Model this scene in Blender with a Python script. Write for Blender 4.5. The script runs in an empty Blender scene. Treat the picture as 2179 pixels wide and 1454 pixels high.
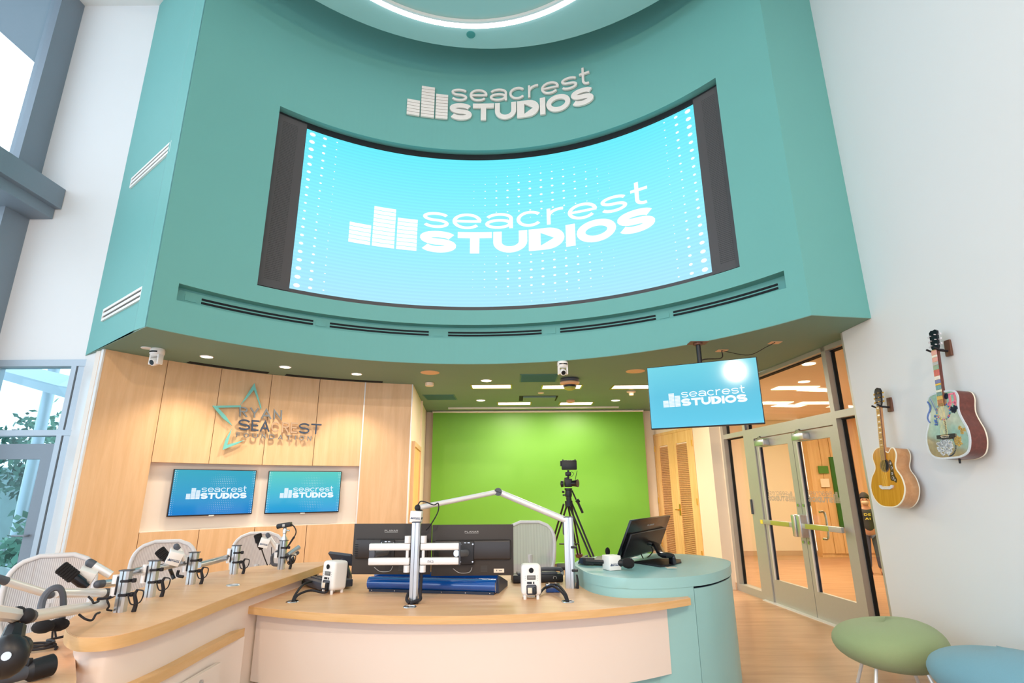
import bpy, bmesh, math, random
from mathutils import Vector, Matrix
random.seed(7)
pi = math.pi
sc = bpy.context.scene
COL = sc.collection

# ---------------------------------------------------------------- camera
W, H, F, HC = 2179, 1454, 1140.0, 1.48
PT = math.atan((1042 - 727) / F); RL = math.radians(0.38)
cp, sp, cr, sr = math.cos(PT), math.sin(PT), math.cos(RL), math.sin(RL)
cam = bpy.data.cameras.new('camera'); camo = bpy.data.objects.new('camera', cam); COL.objects.link(camo)
cam.sensor_width = 36; cam.sensor_fit = 'HORIZONTAL'; cam.lens = F / W * 36; cam.clip_start = .05; cam.clip_end = 300
m = Matrix(((cr, sr, 0, 0), (sr * sp, -cr * sp, -cp, 0), (-sr * cp, cr * cp, -sp, HC), (0, 0, 0, 1)))
camo.matrix_world = m
sc.camera = camo

# ---------------------------------------------------------------- world, exposure
wd = bpy.data.worlds.new('sky'); sc.world = wd; wd.use_nodes = True
bgn = wd.node_tree.nodes['Background']; bgn.inputs[0].default_value = (.74, .86, 1, 1); bgn.inputs[1].default_value = 2.9
sc.view_settings.view_transform = 'Standard'; sc.view_settings.look = 'None'
sc.view_settings.gamma = 1; sc.view_settings.use_curve_mapping = False; sc.view_settings.exposure = 0.15

def lobby_lamp(x, y, z, e, col, size, aim):        # warm lobby luminaires behind the photographer
    l = bpy.data.lights.new('lobby_lamp', 'AREA'); l.energy = e; l.color = col; l.size = size; l.shape = 'DISK'
    o = bpy.data.objects.new('lobby_lamp', l); COL.objects.link(o); o.location = (x, y, z)
    o.rotation_euler = (Vector(aim) - Vector((x, y, z))).to_track_quat('-Z', 'Y').to_euler()
lobby_lamp(1.75, -2.2, 5.3, 150, (1, .76, .54), .2, (0, 4, .6))
lobby_lamp(-2.0, -2.2, 4.4, 100, (1, .78, .56), .24, (-1, 4, .6))

# ---------------------------------------------------------------- photograph rays -> places in the room
def ray(x, y):
    u = (x - W / 2) / F; v = -(y - H / 2) / F
    u2 = u * cr + v * sr; v2 = -u * sr + v * cr
    return Vector((u2, cp - v2 * sp, sp + v2 * cp))
O = Vector((0, 0, HC))
def Z(x, y, z): d = ray(x, y); return O + d * ((z - HC) / d.z)
def Y(x, y, Yv): d = ray(x, y); return O + d * (Yv / d.y)
def X(x, y, Xv): d = ray(x, y); return O + d * (Xv / d.x)
def V(x, y, A, B):                       # vertical plane through plan points A, B
    d = ray(x, y); nx, ny = B[1] - A[1], -(B[0] - A[0])
    t = (A[0] * nx + A[1] * ny) / (d.x * nx + d.y * ny); return O + d * t
def CY(x, y, c, R):                      # vertical cylinder -> (theta, z)
    d = ray(x, y); a = d.x ** 2 + d.y ** 2; qx, qy = -c[0], -c[1]
    b = 2 * (qx * d.x + qy * d.y); cc = qx * qx + qy * qy - R * R
    t = (-b + math.sqrt(b * b - 4 * a * cc)) / (2 * a); P = O + d * t
    return math.atan2(P.x - c[0], P.y - c[1]), P.z
def cyp(c, R, th, z): return Vector((c[0] + R * math.sin(th), c[1] + R * math.cos(th), z))

# ---------------------------------------------------------------- materials
MATS = {}
def nt(name):
    m = bpy.data.materials.new(name); m.use_nodes = True; MATS[name] = m
    return m, m.node_tree, m.node_tree.nodes['Principled BSDF']
def N(t, kind, **kw):
    n = t.nodes.new(kind)
    for k, v in kw.items():
        if k in n.inputs.keys(): n.inputs[k].default_value = v
        else: setattr(n, k, v)
    return n
def hexc(h):
    c = [int(h[i:i + 2], 16) / 255 for i in (0, 2, 4)]
    return tuple(x / 12.92 if x <= .04045 else ((x + .055) / 1.055) ** 2.4 for x in c) + (1,)
def mat(name, col, rough=.5, metal=0, noise=.06, scale=40, bump=0, spec=.5, coat=0, emit=None, es=0, trans=0, bscale=None, sheen=0):
    m, t, b = nt(name)
    if isinstance(col, str): col = hexc(col)
    tc = N(t, 'ShaderNodeTexCoord'); ns = N(t, 'ShaderNodeTexNoise', Scale=scale, Detail=3)
    t.links.new(tc.outputs['Object'], ns.inputs['Vector'])
    mx = N(t, 'ShaderNodeMix', data_type='RGBA')
    mx.inputs[6].default_value = tuple(c * (1 - noise) for c in col[:3]) + (1,)
    mx.inputs[7].default_value = tuple(min(1, c * (1 + noise)) for c in col[:3]) + (1,)
    t.links.new(ns.outputs['Fac'], mx.inputs[0]); t.links.new(mx.outputs[2], b.inputs['Base Color'])
    b.inputs['Roughness'].default_value = rough; b.inputs['Metallic'].default_value = metal
    b.inputs['Specular IOR Level'].default_value = spec; b.inputs['Coat Weight'].default_value = coat
    if sheen: b.inputs['Sheen Weight'].default_value = sheen
    if trans: b.inputs['Transmission Weight'].default_value = trans
    if emit: b.inputs['Emission Color'].default_value = hexc(emit) if isinstance(emit, str) else emit; b.inputs['Emission Strength'].default_value = es
    if bump:
        bn = N(t, 'ShaderNodeTexNoise', Scale=bscale or scale * 4, Detail=2); t.links.new(tc.outputs['Object'], bn.inputs['Vector'])
        bp = N(t, 'ShaderNodeBump', Strength=bump, Distance=.004); t.links.new(bn.outputs['Fac'], bp.inputs['Height']); t.links.new(bp.outputs[0], b.inputs['Normal'])
    return m
def wood(name, c1, c2, c3, scl=(14, 14, 1.2), rough=.45, coat=0, dist=3, spec=.5, bump=.04):
    m, t, b = nt(name)
    tc = N(t, 'ShaderNodeTexCoord'); mp = N(t, 'ShaderNodeMapping'); mp.inputs['Scale'].default_value = scl
    t.links.new(tc.outputs['Object'], mp.inputs['Vector'])
    ns = N(t, 'ShaderNodeTexNoise', Scale=1.0, Detail=6, Distortion=.6); t.links.new(mp.outputs[0], ns.inputs['Vector'])
    cr_ = N(t, 'ShaderNodeValToRGB'); e = cr_.color_ramp.elements
    e[0].position = .3; e[0].color = hexc(c1); e[1].position = .7; e[1].color = hexc(c3)
    k = e.new(.5); k.color = hexc(c2)
    t.links.new(ns.outputs['Fac'], cr_.inputs[0])
    mp2 = N(t, 'ShaderNodeMapping'); mp2.inputs['Scale'].default_value = tuple(s * dist for s in scl); t.links.new(tc.outputs['Object'], mp2.inputs['Vector'])
    n2 = N(t, 'ShaderNodeTexNoise', Scale=3.0, Detail=4); t.links.new(mp2.outputs[0], n2.inputs['Vector'])
    mr = N(t, 'ShaderNodeMapRange'); mr.inputs[3].default_value = .93; mr.inputs[4].default_value = 1.05
    t.links.new(n2.outputs['Fac'], mr.inputs[0])
    vm = N(t, 'ShaderNodeVectorMath', operation='SCALE'); t.links.new(cr_.outputs[0], vm.inputs[0]); t.links.new(mr.outputs[0], vm.inputs['Scale'])
    t.links.new(vm.outputs[0], b.inputs['Base Color'])
    b.inputs['Roughness'].default_value = rough; b.inputs['Coat Weight'].default_value = coat; b.inputs['Specular IOR Level'].default_value = spec
    bp = N(t, 'ShaderNodeBump', Strength=bump, Distance=.002); t.links.new(n2.outputs['Fac'], bp.inputs['Height']); t.links.new(bp.outputs[0], b.inputs['Normal'])
    return m
mat('teal', '6aaba6', .6, noise=.02, scale=2, bump=.05, bscale=300)
mat('teal_lam', '95c2c0', .38, noise=.03, scale=3)
mat('teal_dark', '3c8a86', .6, noise=.03)
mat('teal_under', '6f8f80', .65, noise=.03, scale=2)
mat('white_wall', 'dfe0e2', .6, noise=.01, scale=2, bump=.05, bscale=350)
mat('cream_wall', 'f0dfc8', .6, noise=.015, scale=2)
mat('recess_wall', 'e2d6cb', .6, noise=.015, scale=2)
mat('white_ceiling', 'e8e8e6', .7, noise=.01)
mat('white_panel', 'ebdccf', .42, noise=.012, scale=2)
wood('maple', 'd9b083', 'dfb78b', 'e5bf95', rough=.42)
wood('maple_door', 'dcae6c', 'e3b878', 'eac487', rough=.45)
wood('maple_far', 'd9a873', 'e0b07c', 'e7ba88', rough=.4, scl=(20, 20, 1.2))
wood('counter', 'e3ae80', 'e9b78a', 'efc096', scl=(2.2, 12, 12), rough=.42, coat=.03, spec=.35)
wood('counter_edge', 'd9ab6f', 'deb279', 'e4ba84', scl=(3, 3, 30), rough=.45)
wood('floorwood', 'b88a68', 'c39673', 'cda27f', scl=(1.2, 9, 1), rough=.36, coat=.1)
mat('alu', 'c9ccd0', .28, metal=.85, noise=.05, scale=8)
mat('alu_frame', 'b9b7b0', .42, metal=.45, noise=.03)
mat('win_frame', 'a9b6c2', .45, metal=.3, noise=.03)
mat('win_grey', '7f8b97', .5, metal=.2, noise=.03)
mat('chrome', 'c0c0c2', .25, metal=1, noise=.02)
mat('alu_white', 'e9e6e4', .3, metal=.25, noise=.02)
mat('brass', 'd9a94a', .3, metal=.9, noise=.04)
mat('black', '14141a', .45, noise=.15)
mat('black_gloss', '0b0c14', .22, noise=.1)
mat('black_rubber', '1d1a20', .7, noise=.15)
mat('foam', '1a1516', .95, noise=.3, scale=300, bump=.6, bscale=700)
mat('grey_dark', '4c4f58', .5, noise=.08)
mat('monitor_back', '37302c', .6, noise=.2, scale=350)
mat('monitor_hump', '2b2422', .35, noise=.15, scale=250)
mat('screen_off', '08090c', .12)
mat('plastic_white', 'eeeae6', .4, noise=.015)
mat('plastic_cream', 'f0dcc4', .45, noise=.02)
mat('label_grey', '55534f', .5)
mat('ink', '4a5a78', .5)
mat('text_pale', 'b9b6b2', .5)
mat('blue_plastic', '0d4f9e', .12, coat=1, noise=.05, scale=10)
mat('navy', '1c2940', .4, noise=.1)
mat('console_grey', '454853', .45, noise=.08)
mat('chair_frame', 'd6d2d2', .4, noise=.03)
mat('shirt', '33302b', .85, noise=.15, scale=60)
mat('jeans', '4a5068', .85, noise=.25, scale=90)
mat('shoe', '7a2a1e', .6)
mat('skin', 'b98463', .55, noise=.04)
mat('hair', '2a201b', .8, noise=.3, scale=200)
mat('mask_cloth', 'cdb393', .8)
mat('yellow', 'e8d94a', .5)
mat('green_paper', '4f7d2a', .6, noise=.05)
mat('dark_green', '1f5a12', .5, noise=.1)
mat('bar_green', 'a8ae4c', .35, noise=.03)
mat('red_pad', 'c9a23a', .5)
mat('green_fabric', '9bab7a', .95, noise=.12, scale=420, bump=.5, bscale=900, sheen=.2)
mat('blue_fabric', '74a3b3', .95, noise=.12, scale=420, bump=.5, bscale=900, sheen=.2)
mat('amber_top', 'c9811f', .22, coat=.6, noise=.12, scale=9)
wood('amber_wood', 'bd7516', 'ca831f', 'd6922c', scl=(30, 30, 2), rough=.22, coat=.6)
wood('side_tan', 'b98352', 'c28d5d', 'ca9868', scl=(4, 20, 20), rough=.3, coat=.4)
wood('mahog', '5b2e24', '663329', '733c30', scl=(6, 30, 30), rough=.35, coat=.2)
wood('walnut', '5a3323', '66402f', '704a36', scl=(20, 20, 3), rough=.5)
mat('fretboard', '7a5648', .5, noise=.1, scale=30)
mat('ivory', 'efe6d2', .35)
mat('pickguard', '4a1512', .2, coat=.5, noise=.3, scale=60)
mat('pearl', 'd9d2d6', .25, coat=.4)
mat('green_screen', '6cab32', .42, noise=.03, scale=3)
mat('ceil_grille', '4c7d70', .6)
mat('slot_black', '0a1016', .8)
mat('foliage', '5b8a74', .7, noise=.35, scale=3)
mat('foliage_dark', '3f6a5c', .7, noise=.35, scale=3)
mat('trunk', '6d7c7c', .8)
mat('patio', 'aab4b4', .8, noise=.2, scale=2)
mat('stone_wall', '6f8686', .9, noise=.3, scale=3)
mat('tan_plate', 'e0b48c', .5)
mat('base_tan', 'c8a88c', .5)
mat('sign_white', 'e9e4df', .45)
mat('sign_teal', '74c2bd', .3, metal=.2)
mat('sign_steel', '8a8f90', .25, metal=.8)
mat('sign_reflect_tan', 'c3a487', .3, metal=.5)  # tan and navy: reflections on chrome letters, put into the colour
mat('sign_reflect_navy', '3b4a60', .35, metal=.3)
for i, c in enumerate(['d99aa0', '9fb3c4', '6fa39a', 'c2445f', 'e6e1e0', '3f62ae', 'e0b73a', '2f8fa0', 'd8dfd8', '1d7f8c', 'c9a24a', '9c4f34', 'e8c73c', 'f07a90', 'cfd3d8']):
    mat('mosaic%d' % i, c, .25, coat=.4, noise=.12, scale=150)
mat('mirror_mosaic', 'd9c9a8', .12, metal=.7, noise=.3, scale=30)
def emis(name, col, s):
    m, t, b = nt(name)
    b.inputs['Base Color'].default_value = (0, 0, 0, 1); b.inputs['Roughness'].default_value = .3
    b.inputs['Emission Color'].default_value = hexc(col) if isinstance(col, str) else col; b.inputs['Emission Strength'].default_value = s
    return m
emis('lamp_warm', 'fff1d8', 9); emis('lamp_white', 'fff6ea', 7); emis('ring_led', 'fff0f6', 6)
emis('logo_glow', 'ffffff', 1.15); emis('logo_tv', 'e8f4ff', .95); emis('lamp_far', 'fff2d0', 4)
def glassm(name, tint=(.97, .99, .98, 1), refl=.08, rough=.02):
    m, t, b = nt(name); t.nodes.remove(b)
    out = [n for n in t.nodes if n.type == 'OUTPUT_MATERIAL'][0]
    tr = N(t, 'ShaderNodeBsdfTransparent'); tr.inputs[0].default_value = tint
    gl = N(t, 'ShaderNodeBsdfGlossy'); gl.inputs['Roughness'].default_value = rough
    lw = N(t, 'ShaderNodeLayerWeight', Blend=.5); pw = N(t, 'ShaderNodeMath', operation='POWER'); t.links.new(lw.outputs['Facing'], pw.inputs[0]); pw.inputs[1].default_value = 4
    fr = N(t, 'ShaderNodeMath', operation='MULTIPLY_ADD'); t.links.new(pw.outputs[0], fr.inputs[0]); fr.inputs[1].default_value = .35; fr.inputs[2].default_value = .02; mx = N(t, 'ShaderNodeMixShader')
    t.links.new(fr.outputs[0], mx.inputs[0]); t.links.new(tr.outputs[0], mx.inputs[1]); t.links.new(gl.outputs[0], mx.inputs[2])
    t.links.new(mx.outputs[0], out.inputs[0]); return m
glassm('glass'); glassm('glass_blue', (.80, .93, .95, 1)); glassm('glass_warm', (.97, .95, .86, 1))
def frosted(name, col, alpha):
    m, t, b = nt(name); b.inputs['Base Color'].default_value = hexc(col); b.inputs['Alpha'].default_value = alpha; b.inputs['Roughness'].default_value = .6
frosted('frost_logo', 'c2b49a', .55); frosted('dot_film', 'ffffff', .5)
def chairmesh():
    m, t, b = nt('chair_mesh'); tc = N(t, 'ShaderNodeTexCoord'); wv = N(t, 'ShaderNodeTexWave', Scale=28.0, bands_direction='X')
    t.links.new(tc.outputs['Object'], wv.inputs['Vector'])
    cr_ = N(t, 'ShaderNodeValToRGB'); cr_.color_ramp.elements[0].color = hexc('a8a2a2'); cr_.color_ramp.elements[1].color = hexc('d6d1d0')
    t.links.new(wv.outputs['Fac'], cr_.inputs[0]); t.links.new(cr_.outputs[0], b.inputs['Base Color'])
    b.inputs['Roughness'].default_value = .6; b.inputs['Alpha'].default_value = .86
chairmesh()
def screenm(name, top, bot, strength, dots=None, mid=None, lines=0):
    m, t, b = nt(name); L = t.links.new
    uv = N(t, 'ShaderNodeUVMap'); sx = N(t, 'ShaderNodeSeparateXYZ'); L(uv.outputs[0], sx.inputs[0])
    cr_ = N(t, 'ShaderNodeValToRGB'); e = cr_.color_ramp.elements; e[0].color = hexc(bot); e[1].color = hexc(top)
    if mid: k = e.new(.5); k.color = hexc(mid)
    L(sx.outputs[1], cr_.inputs[0]); col = cr_.outputs[0]
    def M(op, a, b_=None, c=None):
        n = N(t, 'ShaderNodeMath', operation=op)
        for i, v in enumerate((a, b_, c)):
            if v is None: continue
            if isinstance(v, (int, float)): n.inputs[i].default_value = v
            else: L(v, n.inputs[i])
        return n.outputs[0]
    u, v = sx.outputs[0], sx.outputs[1]
    if lines:
        s = M('MULTIPLY', M('SINE', M('MULTIPLY', v, lines * 2 * pi)), .035); s = M('ADD', s, .965)
        vm = N(t, 'ShaderNodeVectorMath', operation='SCALE'); L(col, vm.inputs[0]); L(s, vm.inputs['Scale']); col = vm.outputs[0]
    if dots:
        nx, ny, kx = dots
        fu = M('SUBTRACT', M('FRACT', M('MULTIPLY', u, nx)), .5); fv = M('SUBTRACT', M('FRACT', M('MULTIPLY', v, ny)), .5)
        d2 = M('SQRT', M('ADD', M('POWER', fu, 2), M('POWER', fv, 2)))
        cu = M('DIVIDE', M('ADD', M('FLOOR', M('MULTIPLY', u, nx)), .5), nx); cv = M('DIVIDE', M('ADD', M('FLOOR', M('MULTIPLY', v, ny)), .5), ny)
        edge = M('ABSOLUTE', M('SUBTRACT', cu, .5)); r1 = M('SUBTRACT', M('MULTIPLY', M('SUBTRACT', edge, .5 - kx), .26 / kx), .0)
        vv = M('ABSOLUTE', M('SUBTRACT', cv, .5)); r1 = M('MULTIPLY', r1, M('ADD', M('MULTIPLY', vv, 1.3), .45))
        du = M('MULTIPLY', M('SUBTRACT', cu, .60), 3.6); dv = M('SUBTRACT', M('ABSOLUTE', M('SUBTRACT', cv, .47)), .27); dv = M('MULTIPLY', dv, 3.6)
        r2 = M('SUBTRACT', .13, M('MULTIPLY', M('ADD', M('POWER', du, 2), M('POWER', dv, 2)), .22))
        rr = M('MAXIMUM', r1, r2); msk = M('LESS_THAN', d2, rr)
        mx = N(t, 'ShaderNodeMix', data_type='RGBA'); L(msk, mx.inputs[0]); L(col, mx.inputs[6]); mx.inputs[7].default_value = (.93, 1, 1, 1); col = mx.outputs[2]
    L(col, b.inputs['Emission Color']); b.inputs['Emission Strength'].default_value = strength
    b.inputs['Base Color'].default_value = (0.01, 0.01, .01, 1); b.inputs['Roughness'].default_value = .08 if not lines else .6
screenm('led_screen', '5fe6f6', 'a4e2fb', .98, dots=(34, 20, .10), mid='86ebff', lines=46)
screenm('tv_left', '16a8c4', '1484d6', .85, dots=(44, 25, .06), mid='18a0cf')
screenm('tv_right', '4ecfc4', '1f9fe0', .85, dots=(44, 25, .06), mid='2fbcd6')
screenm('tv_hang', '6fd8ea', '5fd0f0', .85, mid='5cc8e6')
def dotsm():
    m, t, b = nt('perforated'); L = t.links.new
    uv = N(t, 'ShaderNodeUVMap'); vo = N(t, 'ShaderNodeVectorMath', operation='MULTIPLY'); L(uv.outputs[0], vo.inputs[0]); vo.inputs[1].default_value = (15, 96, 1)
    fr = N(t, 'ShaderNodeVectorMath', operation='FRACTION'); L(vo.outputs[0], fr.inputs[0])
    sb = N(t, 'ShaderNodeVectorMath', operation='SUBTRACT'); L(fr.outputs[0], sb.inputs[0]); sb.inputs[1].default_value = (.5, .5, 0)
    ln = N(t, 'ShaderNodeVectorMath', operation='LENGTH'); L(sb.outputs[0], ln.inputs[0])
    lt = N(t, 'ShaderNodeMath', operation='LESS_THAN'); L(ln.outputs['Value'], lt.inputs[0]); lt.inputs[1].default_value = .3
    mx = N(t, 'ShaderNodeMix', data_type='RGBA'); L(lt.outputs[0], mx.inputs[0]); mx.inputs[6].default_value = hexc('4e4a4c'); mx.inputs[7].default_value = hexc('16161a')
    L(mx.outputs[2], b.inputs['Base Color']); b.inputs['Roughness'].default_value = .55
dotsm()
mat('led_frame', '4a4648', .5)

# ---------------------------------------------------------------- mesh helpers
WM = {}
def link(o, parent=None):
    COL.objects.link(o)
    if parent is not None: o.parent = parent
    return o
def tag(o, label=None, cat=None, group=None, kind=None):
    if label: o['label'] = label
    if cat: o['category'] = cat
    if group: o['group'] = group
    if kind: o['kind'] = kind
    return o
def thing(name, loc, label, cat, rz=0, group=None, M=None):
    o = bpy.data.objects.new(name, None); link(o); o.empty_display_size = .05
    if M is None: M = Matrix.Translation(Vector(loc)) @ Matrix.Rotation(rz, 4, 'Z')
    o.matrix_world = M; WM[o.name] = M.copy()
    return tag(o, label, cat, group)
def frame(o, z):                       # matrix: origin o, local z along z
    z = Vector(z).normalized(); return Matrix.Translation(Vector(o)) @ z.to_track_quat('Z', 'Y').to_matrix().to_4x4()
class MB:
    def __init__(s): s.bm = bmesh.new(); s.uv = None; s.jn = 0
    def jit(s): s.jn += 1; return .0007 * ((s.jn * 7) % 11) / 11
    def add(s, vs, fs, M=None, uvs=None):
        vv = [s.bm.verts.new(M @ Vector(v) if M else Vector(v)) for v in vs]
        if uvs and s.uv is None: s.uv = s.bm.loops.layers.uv.new('UVMap')
        for f in fs:
            try: fc = s.bm.faces.new([vv[i] for i in f])
            except ValueError: continue
            if uvs:
                for lp, i in zip(fc.loops, f): lp[s.uv].uv = uvs[i]
        return s
    def box(s, c, d, M=None, bev=0, seg=2):
        b = bmesh.new(); bmesh.ops.create_cube(b, size=1)
        if not bev and min(d) > .006: d = [x + s.jit() for x in d]
        for v in b.verts: v.co = Vector((v.co.x * d[0], v.co.y * d[1], v.co.z * d[2])) + Vector(c)
        if bev: bmesh.ops.bevel(b, geom=b.edges[:], offset=bev, segments=seg, profile=.5, affect='EDGES')
        return s.merge(b, M)
    def box2(s, a, b, M=None, bev=0, seg=2):
        a, b = Vector(a), Vector(b); return s.box((a + b) / 2, [abs(x) for x in (b - a)], M, bev, seg)
    def merge(s, b, M=None):
        b.verts.ensure_lookup_table(); b.verts.index_update()
        s.add([v.co.copy() for v in b.verts], [[v.index for v in f.verts] for f in b.faces], M); b.free(); return s
    def lathe(s, prof, M=None, n=20):
        vs, fs = [], []; k = len(prof)
        for i in range(n):
            a = 2 * pi * i / n
            for r, z in prof: vs.append((max(r, 1e-5) * math.cos(a), max(r, 1e-5) * math.sin(a), z))
        for i in range(n):
            j = (i + 1) % n
            for q in range(k - 1): fs.append((i * k + q, j * k + q, j * k + q + 1, i * k + q + 1))
        b = bmesh.new(); vv = [b.verts.new(v) for v in vs]
        for f in fs: b.faces.new([vv[i] for i in f])
        bmesh.ops.remove_doubles(b, verts=b.verts, dist=1e-4); return s.merge(b, M)
    def cyl(s, a, b, r, r2=None, n=14):
        a, b = Vector(a), Vector(b); L = (b - a).length
        return s.lathe([(0, 0), (r, 0), (r if r2 is None else r2, L), (0, L)], frame(a, b - a), n)
    def ball(s, c, r, n=14, sc_=(1, 1, 1)):
        pr = [(math.sin(pi * i / 8) * r * 1, -math.cos(pi * i / 8) * r) for i in range(9)]
        return s.lathe(pr, Matrix.Translation(Vector(c)) @ Matrix.Diagonal((*sc_, 1)), n)
    def tube(s, pts, r, n=8, smooth=True, flat=1.0, taper=None):
        P = [Vector(p) for p in pts]
        if smooth and len(P) > 2: P = spline(P, 6)
        vs, fs = [], []; up = None
        for i, p in enumerate(P):
            d = (P[min(i + 1, len(P) - 1)] - P[max(i - 1, 0)]).normalized()
            if up is None: up = Vector((0, 0, 1)) if abs(d.z) < .9 else Vector((1, 0, 0))
            sd = d.cross(up).normalized(); u2 = sd.cross(d).normalized(); up = u2
            rr = r if taper is None else r + (taper - r) * i / (len(P) - 1)
            for k in range(n):
                a = 2 * pi * k / n; vs.append(p + sd * math.cos(a) * rr + u2 * math.sin(a) * rr * flat)
        for i in range(len(P) - 1):
            for k in range(n): k2 = (k + 1) % n; fs.append((i * n + k, i * n + k2, (i + 1) * n + k2, (i + 1) * n + k))
        fs.append(tuple(range(n))[::-1]); fs.append(tuple((len(P) - 1) * n + k for k in range(n)))
        return s.add(vs, fs)
    def prism(s, poly, z0, z1, M=None, bev=0):
        n = len(poly); b = bmesh.new()
        lo = [b.verts.new((p[0], p[1], z0)) for p in poly]; hi = [b.verts.new((p[0], p[1], z1)) for p in poly]
        b.faces.new(lo[::-1]); top = b.faces.new(hi)
        for i in range(n): b.faces.new((lo[i], lo[(i + 1) % n], hi[(i + 1) % n], hi[i]))
        if bev:
            es = [e for e in b.edges if abs(e.verts[0].co.z - e.verts[1].co.z) < 1e-6]
            bmesh.ops.bevel(b, geom=es, offset=bev, segments=2, profile=.5, affect='EDGES')
        bmesh.ops.triangulate(b, faces=[f for f in b.faces if len(f.verts) > 4])
        return s.merge(b, M)
    def quad(s, a, b, c, d, uv=True):
        return s.add([a, b, c, d], [(0, 1, 2, 3)], uvs=[(0, 0), (1, 0), (1, 1), (0, 1)] if uv else None)
    def build(s, name, m, parent=None, local=False, smooth=35, clean=True):
        if clean: bmesh.ops.recalc_face_normals(s.bm, faces=s.bm.faces[:])
        me = bpy.data.meshes.new(name)
        if parent is not None and not local: s.bm.transform(WM[parent.name].inverted())
        s.bm.to_mesh(me); s.bm.free(); me.materials.append(MATS[m])
        o = bpy.data.objects.new(name, me); link(o, parent)
        WM[o.name] = WM[parent.name] if parent is not None else Matrix.Identity(4)
        if smooth:
            me.polygons.foreach_set('use_smooth', [True] * len(me.polygons))
            try: me.set_sharp_from_angle(angle=math.radians(smooth))
            except Exception: pass
        return o
def spline(P, k=6):
    out = []; Q = [P[0] * 2 - P[1]] + list(P) + [P[-1] * 2 - P[-2]]
    for i in range(1, len(Q) - 2):
        a, b, c, d = Q[i - 1], Q[i], Q[i + 1], Q[i + 2]
        for j in range(k):
            t = j / k; out.append(.5 * ((2 * b) + (c - a) * t + (2 * a - 5 * b + 4 * c - d) * t * t + (3 * b - a - 3 * c + d) * t ** 3))
    out.append(P[-1]); return out
def sp2(pts, k=6, closed=False):
    P = [Vector((p[0], p[1], 0)) for p in pts]
    if not closed: return [(q.x, q.y) for q in spline(P, k)]
    n = len(P); out = []
    for i in range(n):
        a, b, c, d = P[i - 1], P[i], P[(i + 1) % n], P[(i + 2) % n]
        for j in range(k):
            t = j / k; q = .5 * ((2 * b) + (c - a) * t + (2 * a - 5 * b + 4 * c - d) * t * t + (3 * b - a - 3 * c + d) * t ** 3); out.append((q.x, q.y))
    return out
def copy_tree(o, M=None, parent=None, label=None):
    c = o.copy(); COL.objects.link(c)
    if parent is not None: c.parent = parent
    else: c.matrix_world = M; c['label'] = label or o['label']
    for ch in list(o.children): copy_tree(ch, None, c)
    return c

# ---------------------------------------------------------------- lettering: strips of (inner, outer) pairs
def ell(cx, cy, rx, ry, a0, a1, n=14): return [(cx + rx * math.cos(math.radians(a0 + (a1 - a0) * i / n)), cy + ry * math.sin(math.radians(a0 + (a1 - a0) * i / n))) for i in range(n + 1)]
def line(a, b, n=3): return [(a[0] + (b[0] - a[0]) * i / n, a[1] + (b[1] - a[1]) * i / n) for i in range(n + 1)]
def pl(*pts):
    o = [pts[0]]
    for a, b in zip(pts, pts[1:]): o += line(a, b)[1:]
    return o
def strip(path, t, closed=False):
    P = path; n = len(P); out = []
    for i in range(n):
        a = P[i - 1] if (i or closed) else P[i]; b = P[(i + 1) % n] if (i < n - 1 or closed) else P[i]
        dx1, dy1 = P[i][0] - a[0], P[i][1] - a[1]; dx2, dy2 = b[0] - P[i][0], b[1] - P[i][1]
        l1 = math.hypot(dx1, dy1); l2 = math.hypot(dx2, dy2)
        if l1 < 1e-9: dx1, dy1, l1 = dx2, dy2, l2
        if l2 < 1e-9: dx2, dy2, l2 = dx1, dy1, l1
        n1 = (-dy1 / l1, dx1 / l1); n2 = (-dy2 / l2, dx2 / l2); mx, my = n1[0] + n2[0], n1[1] + n2[1]; ml = math.hypot(mx, my) or 1
        mx, my = mx / ml, my / ml; k = min(2.5, 1 / max(.3, mx * n1[0] + my * n1[1])) * t / 2
        out.append(((P[i][0] - mx * k, P[i][1] - my * k), (P[i][0] + mx * k, P[i][1] + my * k)))
    if closed: out.append(out[0])
    return out
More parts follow.
